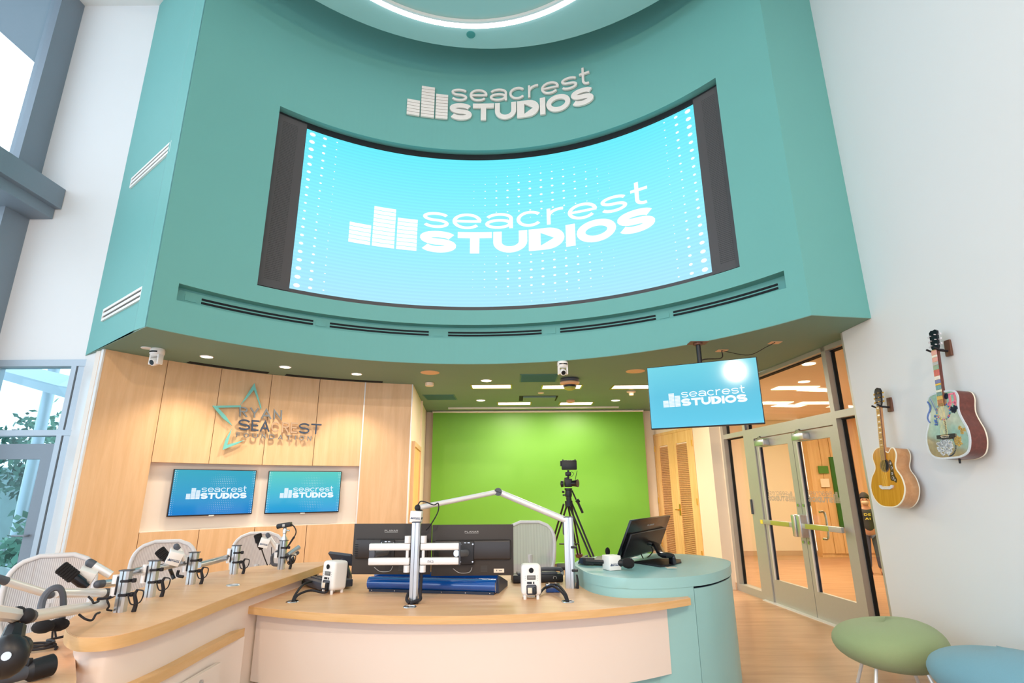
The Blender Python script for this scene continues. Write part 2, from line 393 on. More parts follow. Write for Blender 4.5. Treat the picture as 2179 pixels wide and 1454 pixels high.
def glyph(ch, t):
    h = t / 2
    def S_(w): ry = (1 - t) / 4; rx = w / 2 - h; return strip(ell(w / 2, .5 + ry, rx, ry, 18, 270, 18) + ell(w / 2, .5 - ry, rx, ry, 90, -162, 18)[1:], t)
    if ch == 's': return 1.1, [S_(1.1)]
    if ch == 'e': w = 1.25; return w, [strip(ell(w / 2, .5, w / 2 - h, .5 - h, 0, 322, 26), t), strip(line((h, .5), (w - h * .3, .5)), t * .9)]
    if ch == 'c': w = 1.15; return w, [strip(ell(w / 2, .5, w / 2 - h, .5 - h, 38, 322, 24), t)]
    if ch == 'a': w = 1.2; return w, [strip(ell(w / 2 - .02, .31, w / 2 - h - .02, .31 - h, 0, 360, 24), t), strip(pl((w - h, 0), (w - h, .6)) + ell(w / 2, .62, w / 2 - h, .38 - h, 5, 160, 14), t)]
    if ch == 'r': return .75, [strip(line((h, 0), (h, 1)), t), strip(ell(.62, .5, .62 - h, .5 - h, 175, 80, 8), t)]
    if ch == 't': return .72, [strip(pl((.26, 1.4), (.26, .35)) + ell(.55, .35, .29, .35 - h, 185, 290, 8), t), strip(line((0, 1 - h), (.7, 1 - h)), t)]
    if ch == 'S': return 1.2, [S_(1.2)]
    if ch == 'T': return 1.15, [strip(line((0, 1 - h), (1.15, 1 - h), 6), t), strip(line((.575, 0), (.575, 1)), t * 1.1)]
    if ch == 'U': w = 1.15; return w, [strip(pl((h, 1), (h, .5)) + ell(w / 2, .5, w / 2 - h, .5 - h, 182, 358, 14) + pl((w - h, .5), (w - h, 1)), t)]
    if ch == 'D':
        w = 1.15
        return w, [strip([(h, h), (w * .45, h)] + ell(w * .45, .5, w * .55 - h, .5 - h, -80, 80, 12) + [(w * .45, 1 - h), (h, 1 - h)], t, True)]
    if ch == 'p':                                   # D with the play triangle cut out of it
        w = 1.2; c = (.58, .5); outl = [(0, 0), (w * .5, 0)] + ell(w * .5, .5, w * .5, .5, -86, 86, 16) + [(w * .5, 1), (0, 1)]
        tri = [(.40, .20), (.86, .5), (.40, .80)]
        def hit(poly, a):
            dx, dy = math.cos(a), math.sin(a); best = 9
            for (x1, y1), (x2, y2) in zip(poly, poly[1:] + poly[:1]):
                ex, ey = x2 - x1, y2 - y1; den = dx * ey - dy * ex
                if abs(den) < 1e-9: continue
                tt = ((x1 - c[0]) * ey - (y1 - c[1]) * ex) / den; uu = ((x1 - c[0]) * dy - (y1 - c[1]) * dx) / den
                if tt > 0 and -1e-6 <= uu <= 1 + 1e-6: best = min(best, tt)
            return (c[0] + dx * best, c[1] + dy * best)
        an = sorted([math.atan2(y - c[1], x - c[0]) for x, y in outl + tri] + [2 * pi * i / 40 - pi for i in range(40)])
        st = [(hit(tri, a), hit(outl, a)) for a in an]; return w, [st + [st[0]]]
    if ch == 'I': return t * 1.1, [strip(line((h * 1.1, 0), (h * 1.1, 1)), t * 1.1)]
    if ch == 'O': w = 1.3 if t > .2 else 1.05; return w, [strip(ell(w / 2, .5, w / 2 - h, .5 - h, 0, 360, 30)[:-1], t, True)]
    if ch == 'R': w = .8; return w, [strip(line((h, 0), (h, 1)), t), strip(pl((h, 1 - h), (w * .5, 1 - h)) + ell(w * .5, .72, w * .5 - h, .28 - h, 85, -85, 8) + pl((w * .5, .44 + h), (h, .44 + h)), t), strip(line((w * .45, .46), (w - h, 0)), t)]
    if ch == 'Y': return .9, [strip(line((.45, 0), (.45, .45)), t), strip(pl((h, 1), (.45, .42), (.9 - h, 1)), t)]
    if ch == 'A': w = 1.0; return w, [strip(pl((h * .6, 0), (w / 2, 1 - h), (w - h * .6, 0)), t), strip(line((w * .22, .3), (w * .78, .3)), t)]
    if ch == 'N': return .85, [strip(pl((h, 0), (h, 1 - h), (.85 - h, h), (.85 - h, 1)), t)]
    if ch == 'E': return .75, [strip(line((h, 0), (h, 1)), t), strip(line((0, 1 - h), (.75, 1 - h)), t), strip(line((0, .5), (.68, .5)), t), strip(line((0, h), (.75, h)), t)]
    if ch == 'F': return .72, [strip(line((h, 0), (h, 1)), t), strip(line((0, 1 - h), (.72, 1 - h)), t), strip(line((0, .5), (.62, .5)), t)]
    if ch == 'C': return 1.0, [strip(ell(.5, .5, .5 - h, .5 - h, 45, 315, 22), t)]
    if ch == 'P': w = .8; return w, [strip(line((h, 0), (h, 1)), t), strip(pl((h, 1 - h), (w * .5, 1 - h)) + ell(w * .5, .7, w * .5 - h, .3 - h, 85, -85, 8) + pl((w * .5, .4 + h), (h, .4 + h)), t)]
    if ch == 'L': return .7, [strip(line((h, 0), (h, 1)), t), strip(line((0, h), (.7, h)), t)]
    if ch == 'm': return 1.2, [strip(line((h, 0), (h, 1)), t), strip(ell(.35, .6, .35 - h, .4 - h, 180, 0, 8) + [(.7 - h, 0)], t), strip(ell(.87, .6, .33 - h * .4, .4 - h, 180, 0, 8) + [(1.2 - h, 0)], t)]
    if ch == '!': return .25, [strip(line((.12, .3), (.12, 1.3)), t), strip(line((.12, 0), (.12, .14)), t)]
    if ch == 'k': return .8, [strip(line((h, 0), (h, 1.4)), t), strip(pl((.75, 1), (h, .45), (.8, 0)), t)]
    return .4, []
def letters(mb, text, t, box, put, depth, gap=.14):
    """text fitted to box (x0,y0,x1,y1); put(x, y, d) -> point"""
    x = 0; gs = []
    for ch in text:
        w, st = glyph(ch, t); gs.append((x, st)); x += w + gap
    tot = x - gap; sx = (box[2] - box[0]) / tot; sy = box[3] - box[1]
    for gx, st in gs:
        for s_ in st:
            vs, fs = [], []
            for a, b in s_:
                for d in (0, depth):
                    for p in (a, b): vs.append(put(box[0] + (gx + p[0]) * sx, box[1] + p[1] * sy, d))
            n = len(s_)
            for i in range(n - 1):
                q = i * 4
                fs += [(q + 2, q + 6, q + 7, q + 3), (q, q + 1, q + 5, q + 4), (q, q + 4, q + 6, q + 2), (q + 1, q + 3, q + 7, q + 5)]
            fs += [(0, 2, 3, 1), (4 * n - 4, 4 * n - 3, 4 * n - 1, 4 * n - 2)]
            mb.add(vs, fs)
def logo_bars(mb, put, depth, gapv=.18):
    for x0, x1, n in ((0, .067, 5), (.073, .143, 10), (.15, .215, 8)):
        for i in range(n):
            y0 = i * .088; y1 = y0 + .088 * (1 - gapv); xs = [x0 + (x1 - x0) * k / 3 for k in range(4)]
            vs = [put(x, y, d) for d in (0, depth) for y in (y0, y1) for x in xs]
            fs = []
            for k in range(3): fs += [(k, k + 1, k + 5, k + 4), (8 + k, 9 + k, 13 + k, 12 + k), (k, 8 + k, 9 + k, k + 1), (4 + k, 5 + k, 13 + k, 12 + k)]
            fs += [(0, 4, 12, 8), (3, 11, 15, 7)]
            mb.add(vs, fs)
def logo(mb, put, depth):
    logo_bars(mb, put, depth)
    letters(mb, 'seacrest', .16, (.232, .545, .985, .90), put, depth, .16)
    letters(mb, 'STUpIOS', .285, (.225, 0, 1.0, .475), put, depth, .05)
def planeput(P0, ux, uy, nrm, w, h):
    return lambda x, y, d: P0 + ux * (x * w) + uy * (y * h) + nrm * d

# ================================================================ THE SETTING
CS, RS = (-.451, 3.038), 3.746           # curved teal wall
CW, RW = (-.757, 3.766), 4.418           # curved maple wall
HT = 8.3
rad = math.radians
def struct(o): o['kind'] = 'structure'; return o
def wedge(mb, c, r0, r1, t0, t1, z0, z1, uv=False, n=None):
    n = n or max(1, int(abs(t1 - t0) / rad(1.0))); vs, fs = [], []
    for i in range(n + 1):
        t = t0 + (t1 - t0) * i / n
        for r in (r0, r1):
            for z in (z0, z1): vs.append(cyp(c, r, t, z))
    for i in range(n):
        a, b = i * 4, i * 4 + 4
        fs += [(a, b, b + 1, a + 1), (a + 2, a + 3, b + 3, b + 2), (a, a + 2, b + 2, b), (a + 1, b + 1, b + 3, a + 3)]
    fs += [(0, 1, 3, 2), (n * 4, n * 4 + 2, n * 4 + 3, n * 4 + 1)]
    uvs = [((i // 4) / n, (i % 2)) for i in range(len(vs))] if uv else None
    mb.add(vs, fs, uvs=uvs)
def sheet(mb, c, r, t0, t1, z0, z1, n=48):
    vs = [cyp(c, r, t0 + (t1 - t0) * i / n, z) for i in range(n + 1) for z in (z0, z1)]
    mb.add(vs, [(2 * i, 2 * i + 2, 2 * i + 3, 2 * i + 1) for i in range(n)], uvs=[((i // 2) / n, i % 2) for i in range(len(vs))])

# floor, outside ground
fl = MB(); fl.box2((-6.25, -4, -.1), (3.47, 13.6, 0)); fl.box2((3.47, -4, -.1), (13, 13.6, 0)); struct(fl.build('floor', 'floorwood', smooth=0))
pg = MB(); pg.box2((-30, 6.35, -.12), (-6.3, 30, -.02)); pg.box2((-30, -6, -.12), (-6.3, 6.35, -.02)); struct(pg.build('ground', 'patio', smooth=0))
# high ceiling over the tall room
hc_ = MB(); hc_.box2((-6.3, -4.2, HT), (3.9, 7.2, HT + .2)); struct(hc_.build('ceiling', 'white_ceiling', smooth=0))
rw = MB(); rw.box2((-6.25, -4.2, 3.3), (3.475, -4.0, HT)); rw.box2((-1.6, -4.2, 0), (-1.2, -4.0, 3.3)); struct(rw.build('wall_back', 'white_wall', smooth=0))  # unseen rear wall, added and left open below to steer the daylight
# ceiling disc and its light ring
DZ, DC, DR = 7.4, (-.259, 2.69), 3.415
dk = MB(); RC, RR = (-.446, 3.614), 2.087
prof = [(0, DZ + .22), (DR, DZ + .22), (DR, DZ), (0, DZ)]
dk.lathe([(0, DZ + .25), (DR, DZ + .25), (DR, DZ), (0, DZ)], Matrix.Translation((DC[0], DC[1], 0)), 128)
disc = struct(dk.build('ceiling', 'teal_lam')); disc['label'] = 'round teal ceiling disc hung inside the curved wall'
sd = MB(); sd.lathe([(0, DZ + .02), (.06, DZ + .02), (.06, DZ - .006), (0, DZ - .006)], Matrix.Translation(Z(1002, 74, DZ - .005) - Vector((0, 0, DZ - .005))), 20); sd.build('speaker_cover', 'teal_dark', disc)
rg = MB(); T_ = Matrix.Translation((RC[0], RC[1], 0))
rg.lathe([(RR - .05, DZ - .035), (RR + .03, DZ - .035), (RR + .03, DZ - .002), (RR - .05, DZ - .002), (RR - .05, DZ - .035)], T_, 96)
ro = rg.build('ring_light', 'ring_led'); tag(ro, 'glowing white ring light set into the round teal ceiling disc', 'light')
r2 = MB(); r2.lathe([(RR - .085, DZ - .045), (RR - .055, DZ - .045), (RR - .055, DZ - .002), (RR - .085, DZ - .002), (RR - .085, DZ - .045)], T_, 96); r2.build('housing', 'alu_white', ro)

# teal wall: blocks around the screen recess and the vent groove
TE = [rad(a) for a in (-57.5, -54.0, -42.0, 51.3, 58.3, 61.4)]; ZE = [3.0565, 3.40, 3.585, 3.79, 6.25, HT]
tw = MB()
for i in range(5):
    for j in range(5):
        if j == 1 and 1 <= i <= 3: wedge(tw, CS, RS + .13, RS + .3, TE[i], TE[i + 1], ZE[j], ZE[j + 1]); continue
        if j == 3 and i == 2: wedge(tw, CS, RS + .17, RS + .3, TE[i], TE[i + 1], ZE[j], ZE[j + 1]); continue
        wedge(tw, CS, RS, RS + (.03 if i == 0 else .3), TE[i], TE[i + 1], ZE[j], ZE[j + 1])
wf = struct(tw.build('wall_front', 'teal', smooth=0))
C1 = cyp(CS, RS, TE[0], 0); C2 = cyp(CS, RS, TE[5], 0); OL = Vector((-5.09, 6.195, 0)); OR = Vector((3.475, 4.94, 0))
sl = MB()
for a, b in ((OL, C1), (C2, OR)):
    d = (b - a).normalized(); n = Vector((-d.y, d.x, 0)) * .15
    if a is OL: pts = [a, b, cyp(CS, RS + .25, TE[0], 0), a + Vector((.2, .25, 0))]
    else: pts = [a, b, b + Vector((0, .4, 0)), cyp(CS, RS + .28, TE[5], 0)]
    sl.prism([(p.x, p.y) for p in pts], 3.0565, HT)
struct(sl.build('wall_front', 'teal', smooth=0))
# soffit underside
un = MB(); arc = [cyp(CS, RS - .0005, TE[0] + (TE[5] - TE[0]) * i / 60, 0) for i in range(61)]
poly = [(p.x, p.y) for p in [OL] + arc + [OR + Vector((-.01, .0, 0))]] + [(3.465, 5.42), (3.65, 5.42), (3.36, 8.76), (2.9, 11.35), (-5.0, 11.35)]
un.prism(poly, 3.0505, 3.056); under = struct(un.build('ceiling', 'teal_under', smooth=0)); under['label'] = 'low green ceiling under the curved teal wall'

# vent slots in the groove
sl = MB()
for a, b in ((-49.7, -31.4), (-28.4, -9.8), (-6, 12.6), (16.3, 34.7), (38, 56)):
    for z0 in (3.503, 3.463): wedge(sl, CS, RS + .118, RS + .14, rad(a), rad(b), z0, z0 + .021)
sl.build('vent_slots', 'slot_black', wf)
ds = MB()
for a in (-51.3, -30, -7.9, 14.5, 36.3): wedge(ds, CS, RS + .123, RS + .14, rad(a - .9), rad(a + .9), 3.46, 3.53)
ds.build('divider', 'teal', wf)

# LED wall in the recess
R3 = RS + .10
led = thing('video_wall', cyp(CS, R3, rad(4.8), 3.8), 'huge curved video wall showing a white equalizer logo on bright cyan', 'screen')
s = MB(); sheet(s, CS, R3, rad(-36.2), rad(45.75), 3.872, 6.15, 90); s.build('display', 'led_screen', led, smooth=80, clean=False)
s = MB(); wedge(s, CS, R3 + .01, R3 + .06, rad(-42), rad(51.3), 3.79, 6.25); s.build('back_frame', 'slot_black', led)
s = MB(); wedge(s, CS, R3 - .005, R3 + .02, rad(-42), rad(51.3), 3.80, 3.868); s.build('bottom_frame', 'led_frame', led)
s = MB(); wedge(s, CS, R3 - .005, R3 + .02, rad(-42), rad(51.3), 6.155, 6.235); s.build('top_frame', 'black', led)
for a, b in ((-41.8, -36.3), (45.9, 51.1)):
    s = MB(); wedge(s, CS, R3 - .02, R3 + .03, rad(a), rad(b), 3.83, 6.2); gf = s.build('speaker_grille', 'led_frame', led); gf['label'] = 'dark perforated side grille'
    s = MB(); sheet(s, CS, R3 - .022, rad(a + (1.0 if a < 0 else 1.6)), rad(b - (1.6 if a < 0 else 1.0)), 3.92, 6.12, 6); s.build('perforated_panel', 'perforated', gf, smooth=80, clean=False)
def cput(c, R, t0, t1, z0, z1): return lambda x, y, d: cyp(c, R - d, t0 + (t1 - t0) * x, z0 + (z1 - z0) * y)
s = MB(); logo(s, cput(CS, R3 - .003, rad(-26.4), rad(36.3), 4.66, 5.345), .004); s.build('logo', 'logo_glow', led, smooth=0)
# raised sign above it
sg = thing('wall_sign', cyp(CS, RS, rad(4.8), 6.75), 'raised off-white dimensional letters and bars above the video wall', 'sign')
pt = cput(CS, RS - .012, rad(-16.5), rad(26), 6.735, 7.34)
s = MB(); logo_bars(s, pt, .03, .14); s.build('equalizer_bars', 'sign_white', sg, smooth=0)
s = MB(); letters(s, 'seacrest', .16, (.232, .545, .985, .90), pt, .03, .16); s.build('upper_letters', 'sign_white', sg, smooth=0)
s = MB(); letters(s, 'STUpIOS', .265, (.225, 0, 1.0, .475), pt, .03, .05); s.build('lower_letters', 'sign_white', sg, smooth=0)

# two linear grilles on the left flank of the teal wall
for k, q in enumerate((((281.6, 382), (374, 296), (374, 314), (282.7, 400)), ((223, 658), (313, 609), (312, 634), (222.6, 682)))):
    P = [V(x, y, OL, C1) for x, y in q]; d = (C1 - OL).normalized(); n = Vector((d.y, -d.x, 0))
    if n.y > 0: n = -n
    s0 = sum(((p - OL).dot(d) for p in (P[0], P[3]))) / 2; s1 = sum(((p - OL).dot(d) for p in (P[1], P[2]))) / 2
    s1 -= .09; s0 -= .02; z1 = (P[0].z + P[1].z) / 2; z0 = (P[2].z + P[3].z) / 2
    M = Matrix((( d.x, n.x, 0, OL.x), (d.y, n.y, 0, OL.y), (0, 0, 1, 0), (0, 0, 0, 1)))
    g = thing('linear_vent', OL + d * s0 + Vector((0, 0, z0)), ('upper' if k == 0 else 'lower') + ' white slotted air vent on the pale flank of the teal wall', 'vent', group='white linear vents')
    f = MB(); zz = z1 - z0
    for a, b in ((0, .2), (.38, .62), (.8, 1)): f.box2((s0, .0, z0 + a * zz), (s1, .02, z0 + b * zz), M)
    f.box2((s0, 0, z0), (s0 + .02, .02, z1), M); f.box2((s1 - .02, 0, z0), (s1, .02, z1), M); f.build('frame', 'plastic_white', g, smooth=0)
    f = MB(); f.box2((s0 + .01, 0, z0 + .01), (s1 - .01, .006, z1 - .01), M); f.build('slot', 'black', g, smooth=0)

# left white wall with storefront below, plane y = 6.2
YL = 6.2
w = MB(); w.box2((-6.22, YL, 3.0), (-4.98, YL + .2, HT)); struct(w.build('wall_left', 'white_wall', smooth=0))
def xl(x, y): return Y(x, y, YL).x
def zl(x, y): return Y(x, y, YL).z
wn = struct(thing('window_1', (-5.6, YL, 0), None, None)); wn['label'] = 'glazed storefront with a grey door in the left corner'
zt, ztr0, ztr1 = 2.99, zl(80, 928), zl(80, 916)
xm = (xl(158, 776) + xl(163, 770)) / 2; xm0, xm1 = xl(157, 778) - .0, xl(168, 776)
f = MB()
f.box2((-7.6, YL - .03, zt - .07), (-4.98, YL + .12, zt + .01)); f.box2((-7.6, YL - .03, ztr0), (-4.98, YL + .12, ztr1))
f.box2((xm0, YL - .03, 0), (xm1, YL + .12, zt)); f.box2((-6.24, YL - .03, 0), (-6.12, YL + .12, zt)); f.box2((-5.13, YL - .02, 0), (-4.98, YL + .1, zt)); f.box2((-7.6, YL - .03, 0), (-4.98, YL + .12, .1))
f.build('frame', 'win_frame', wn, smooth=0)
f = MB(); f.box2((-7.6, YL + .05, .1), (-5.0, YL + .06, zt)); f.build('glass', 'glass_blue', wn, smooth=0)
f = MB(); f.box2((xm1 + .0, YL + .02, .1), (xm1 + .025, YL + .09, zt)); f.build('gasket', 'black', wn, smooth=0)
zd = zl(60, 945); dr = struct(thing('door_1', (-5.9, YL, 0), None, None)); dr['label'] = 'grey framed glass door to the patio'
xr1 = xm0 - .01; xr0 = xr1 - .14
f = MB(); f.box2((-6.11, YL + .0, zd - .17), (xr1, YL + .07, zd)); f.box2((xr0, YL, .02), (xr1, YL + .07, zd)); f.box2((-6.11, YL, .02), (-6.04, YL + .07, zd)); f.box2((-6.11, YL, .02), (xr1, YL + .07, .25)); f.build('door_frame', 'win_grey', dr, smooth=0)
f = MB(); f.cyl((xr0 + .05, YL - .05, 1.02), (xr0 + .05, YL - .05, 1.04), .012); f.tube([(xr0 + .06, YL, 1.03), (xr0 + .06, YL - .05, 1.03), (xr0 - .08, YL - .05, 1.03)], .01); f.build('handle', 'win_grey', dr)
# metal post panel between storefront and maple
A0 = cyp(CW, RW, rad(-61.2), 0)
w = MB(); w.prism([(A0.x, A0.y), (A0.x - .03, A0.y + .2), (-4.9, YL + .15), (-5.09, YL)], 0, 3.05); struct(w.build('trim_1', 'alu_white', smooth=0))

# far left curtain wall, plane x = -6.2
wl = struct(thing('window_2', (-6.2, 3, 3), None, None)); wl['label'] = 'tall grey-framed curtain window on the far left'
f = MB(); f.box2((-6.32, 5.86, 0), (-6.18, YL, HT)); f.box2((-6.32, 2.9, 0), (-6.18, 3.1, HT)); f.box2((-6.32, -.2, 0), (-6.18, 0, HT)); f.box2((-6.32, -2, 2.9), (-6.18, YL, 3.05)); f.build('frame', 'win_grey', wl, smooth=0)
f = MB(); f.box2((-6.45, -2, 5.0), (-5.8, YL - .01, 5.28)); f.box2((-6.45, -2, 4.86), (-5.88, YL - .01, 5.0)); f.build('beam', 'win_grey', wl, smooth=0)
f = MB(); f.box2((-6.27, -2, 0), (-6.26, YL, HT)); f.build('glass', 'glass', wl, smooth=0)
cy = MB(); xe = Z(50, 112, 8.9).x; cy.box2((xe, 3.2, 8.9), (-6.35, 14, 9.2)); cy.box2((-6.9, 3.2, 8.75), (-6.75, 14, 8.9)); struct(cy.build('canopy', 'win_grey', smooth=0))
# lower beam of the outdoor canopy and column seen through the storefront
cn = thing('patio_canopy', (-8, 9.5, 0), 'pale steel canopy beam and post outside the storefront window', 'canopy')
f = MB(); a = Y(10, 788, 9.5); b = Y(150, 825, 8.2); f.tube([a + Vector((-1.2, .5, .3)), a, b, b + Vector((1, -.8, -.2))], .17, n=4, smooth=False); f.build('beam', 'win_frame', cn, smooth=0)
q = Y(112, 800, 9.6); f = MB(); f.cyl((q.x, 9.6, -.02), (q.x, 9.6, 4.6), .09); f.build('post', 'win_frame', cn)

# right wall with the guitars
XR = 3.475
w = MB(); w.box2((XR, -4, 0), (XR + .2, 5.42, HT)); w.box2((XR, 4.94, 3.2), (XR + .2, 7, HT)); struct(w.build('wall_right', 'white_wall', smooth=0))
# glazed wall with double door
tv_ = Vector((-.0853, .9964, 0)); nv = Vector((.9964, .0853, 0)); G0 = Vector((3.561 - .0856 * (5.42 - 6.491), 5.42, 0))
GM = Matrix(((tv_.x, nv.x, 0, G0.x), (tv_.y, nv.y, 0, G0.y), (0, 0, 1, 0), (0, 0, 0, 1)))
def S(y): return (y - 5.42) / .9964
gw = struct(thing('window_3', G0, None, None)); gw['label'] = 'aluminium glazed partition around the double door'
def gb(mb, y0, y1, z0, z1, d0=0, d1=.12, bev=0): mb.box2((S(y0), d0, z0), (S(y1), d1, z1), GM, bev)
for y0, y1 in ((8.68, 8.76), (7.99, 8.06), (5.99, 6.06)): f = MB(); gb(f, y0, y1, 0, 3.05); f.build('post', 'alu_frame', gw, smooth=0)
f = MB(); gb(f, 5.42, 5.99, 2.22, 2.30); gb(f, 6.06, 7.99, 2.16, 2.30); gb(f, 8.06, 8.68, 2.23, 2.30); f.build('transom', 'alu_frame', gw, smooth=0)
f = MB(); gb(f, 5.42, 8.68, 3.0, 3.05); f.build('head_rail', 'alu_frame', gw, smooth=0)
f = MB(); gb(f, 5.42, 5.99, 0, .1); gb(f, 8.06, 8.68, 0, .1); f.build('sill_rail', 'alu_frame', gw, smooth=0)
f = MB(); gb(f, 6.0, 7.99, 0, .012, -.04, .12); f.build('threshold', 'alu_white', gw, smooth=0)
f = MB(); gb(f, 7.78, 7.99, .0, 2.16, .0, .1); gb(f, 5.42, 5.46, 0, 3.0); f.build('jamb', 'alu_frame', gw, smooth=0)
for y0, y1, z0, z1 in ((5.46, 5.99, .1, 2.22), (5.46, 5.99, 2.30, 3.0), (6.06, 7.99, 2.30, 3.0), (8.06, 8.68, .1, 2.23), (8.06, 8.68, 2.30, 3.0)):
    f = MB(); gb(f, y0, y1, z0, z1, .085, .093); f.build('pane', 'glass_warm', gw, smooth=0)
f = MB()
for y0, y1, z0, z1 in ((5.46, 5.99, .1, 2.22), (5.46, 5.99, 2.30, 3.0), (6.06, 7.99, 2.30, 3.0), (8.06, 8.68, .1, 2.23), (8.06, 8.68, 2.30, 3.0)):
    gb(f, y1 - .012, y1, z0, z1, .07, .11); gb(f, y0, y1, z1 - .012, z1, .06, .125)
f.build('gasket', 'slot_black', gw, smooth=0)
f = MB(); gb(f, 8.02, 8.05, 1.12, 1.32, -.02, 0); f.build('card_reader', 'grey_dark', gw, smooth=0)
for k, (y0, y1) in enumerate(((6.895, 7.775), (6.065, 6.885))):
    dd = struct(thing('door_%d' % (2 + k), GM @ Vector((S(y1), 0, 0)), None, None)); dd['label'] = ('left' if k == 0 else 'right') + ' leaf of the glazed aluminium double door'
    gy0, gy1 = y0 + .105, y1 - .095
    f = MB(); gb(f, gy1, y1, .01, 2.15, .02, .065); gb(f, y0, gy0, .01, 2.15, .02, .065); gb(f, gy0, gy1, .01, .305, .02, .065); gb(f, gy0, gy1, 2.03, 2.15, .02, .065); f.build('door_frame', 'alu_frame', dd, smooth=0)
    f = MB(); gb(f, gy0, gy1, .305, 2.03, .04, .046); f.build('glass', 'glass_warm', dd, smooth=0)
    f = MB(); gb(f, gy1 - .012, gy1, .305, 2.03, .03, .055); f.build('glazing_bead', 'navy', dd, smooth=0)
    f = MB(); gb(f, gy1 - .001, gy1 + .012, .305, 2.03, .008, .02); f.build('bright_edge', 'alu_white', dd, smooth=0)
    ym = y0 if k == 0 else y1; sg_ = 1 if k == 0 else -1
    f = MB(); gb(f, y0 + .03, y1 - .03, 1.005, 1.065, -.075, -.035, .006); ex = f.build('push_bar', 'alu_frame', dd)
    yb0 = ym + sg_ * .16; yb1 = yb0 + sg_ * .42
    f = MB(); gb(f, min(yb0, yb1), max(yb0, yb1), 1.008, 1.062, -.08, -.034, .003); f.build('push_pad', 'bar_green', ex)
    if k == 0: f = MB(); gb(f, y1 - .11, y1 - .05, 1.01, 1.06, -.08, -.034); f.build('hazard_label', 'yellow', ex, smooth=0)
    f = MB(); f.box2((S(ym) + (.01 if k == 0 else -.09), -.09, .9), (S(ym) + (.09 if k == 0 else -.01), .02, 1.16), GM, .015); f.build('latch_case', 'alu', dd)
    f = MB()
    for zz in (1.27, .84): q = GM @ Vector((S(ym) + sg_ * .05, .02, zz)); f.cyl(q, q - nv * .015, .018)
    f.build('lock_cylinder', 'chrome', dd)
    hy = S(y1) - .1 if k == 0 else S(y0) + .12
    f = MB(); hs = S(y1) - .06; f.box2((hs - .30, -.07, 2.04), (hs - .06, .02, 2.12), GM, .008); cl = f.build('door_closer', 'alu', dd)
    f = MB(); f.tube([GM @ Vector(p) for p in ((hs - .12, -.05, 2.125), (hs - .33, -.12, 2.15), (hs - .1, -.02, 2.165))], .012, smooth=False); f.build('closer_arm', 'alu', cl)
    if k == 1:
        f = MB(); ys = S(y1 - .26); f.tube([GM @ Vector(p) for p in ((ys, .06, 1.2), (ys, .12, 1.19), (ys, .13, 1.05), (ys, .12, .91), (ys, .06, .9))], .013); f.build('pull_handle', 'chrome', dd)
    gp = lambda x, y, d, a=S(gy1) - .03, b=S(gy0) + (.03 if k == 0 else .0): GM @ Vector((b + (a - b) * (1 - x) * 1.0 if False else b + (a - b) * (x), .034 - d, 1.31 + y * .14))
    f = MB(); logo(f, gp, .001); f.build('frosted_logo', 'frost_logo', dd, smooth=0)

# oblique wall with louvred closet door
LA, LB = Vector((2.93, 11.2, 0)), Vector((3.375, 8.765, 0)); ld = (LB - LA).normalized(); ln = Vector((ld.y, -ld.x, 0))
if ln.x > 0: ln = -ln
LM = Matrix(((ld.x, ln.x, 0, LA.x), (ld.y, ln.y, 0, LA.y), (0, 0, 1, 0), (0, 0, 0, 1)))
def LS(x, y): p = V(x, y, LA, LB); return (p - LA).dot(ld), p.z
w = MB(); w.box2((-.1, -.15, 0), ((LB - LA).length + .02, 0, 3.05), LM); struct(w.build('wall_right', 'cream_wall', smooth=0))
w = MB(); w.box2((1.6, 0, 0), ((LB - LA).length, .012, .1), LM); struct(w.build('baseboard_right', 'base_tan', smooth=0))
s0, z_a = LS(1395, 932); s1, z_b = LS(1472, 912); sm, _ = LS(1433, 925); zt_ = (z_a + z_b) / 2
cd = struct(thing('door_4', LA + ld * s0, None, None)); cd['label'] = 'pale wooden double closet door with louvred panels'
f = MB(); f.box2((s0 - .05, 0, 0), (s0, .03, zt_ + .05), LM); f.box2((s1, 0, 0), (s1 + .05, .03, zt_ + .05), LM); f.box2((s0 - .05, 0, zt_), (s1 + .05, .03, zt_ + .05), LM); f.build('door_frame', 'maple_door', cd, smooth=0)
for a, b, wx0, wx1 in ((s0, sm - .004, LS(1405, 955)[0], LS(1423, 955)[0]), (sm + .004, s1, LS(1440, 947)[0], LS(1463, 943)[0])):
    f = MB(); lf_z1 = zt_ - .2
    f.box2((a, 0, 0), (wx0, .02, zt_), LM); f.box2((wx1, 0, 0), (b, .02, zt_), LM); f.box2((wx0, 0, lf_z1), (wx1, .02, zt_), LM); f.box2((wx0, 0, 0), (wx1, .02, .25), LM); lf = f.build('door_leaf', 'maple_door', cd, smooth=0)
    f = MB(); n = 62
    for i in range(n):
        z = .26 + (lf_z1 - .28) * i / n; f.add([(wx0, .016, z), (wx1, .016, z), (wx1, .004, z + .03), (wx0, .004, z + .03), (wx0, .016, z + .008), (wx1, .016, z + .008)], [(4, 5, 2, 3), (0, 1, 5, 4)], LM)
    lv = f.build('louvre_slats', 'side_tan', lf, smooth=0, clean=False); lv['kind'] = 'stuff'
f = MB(); q = LM @ Vector((sm + .06, .02, 1.1)); f.cyl(q, q + ln * .05, .012); f.tube([q + ln * .05, q + ln * .05 + ld * -.09], .01); f.box2((sm + .035, .02, 1.0), (sm + .085, .026, 1.2), LM); f.build('lever_handle', 'brass', cd)
for sx in (s0 - .01, s1 + .01):
    for z in (.35, 1.2, 2.2): f = MB(); f.cyl(LM @ Vector((sx, .035, z)), LM @ Vector((sx, .035, z + .11)), .012); f.build('hinge', 'brass', cd)

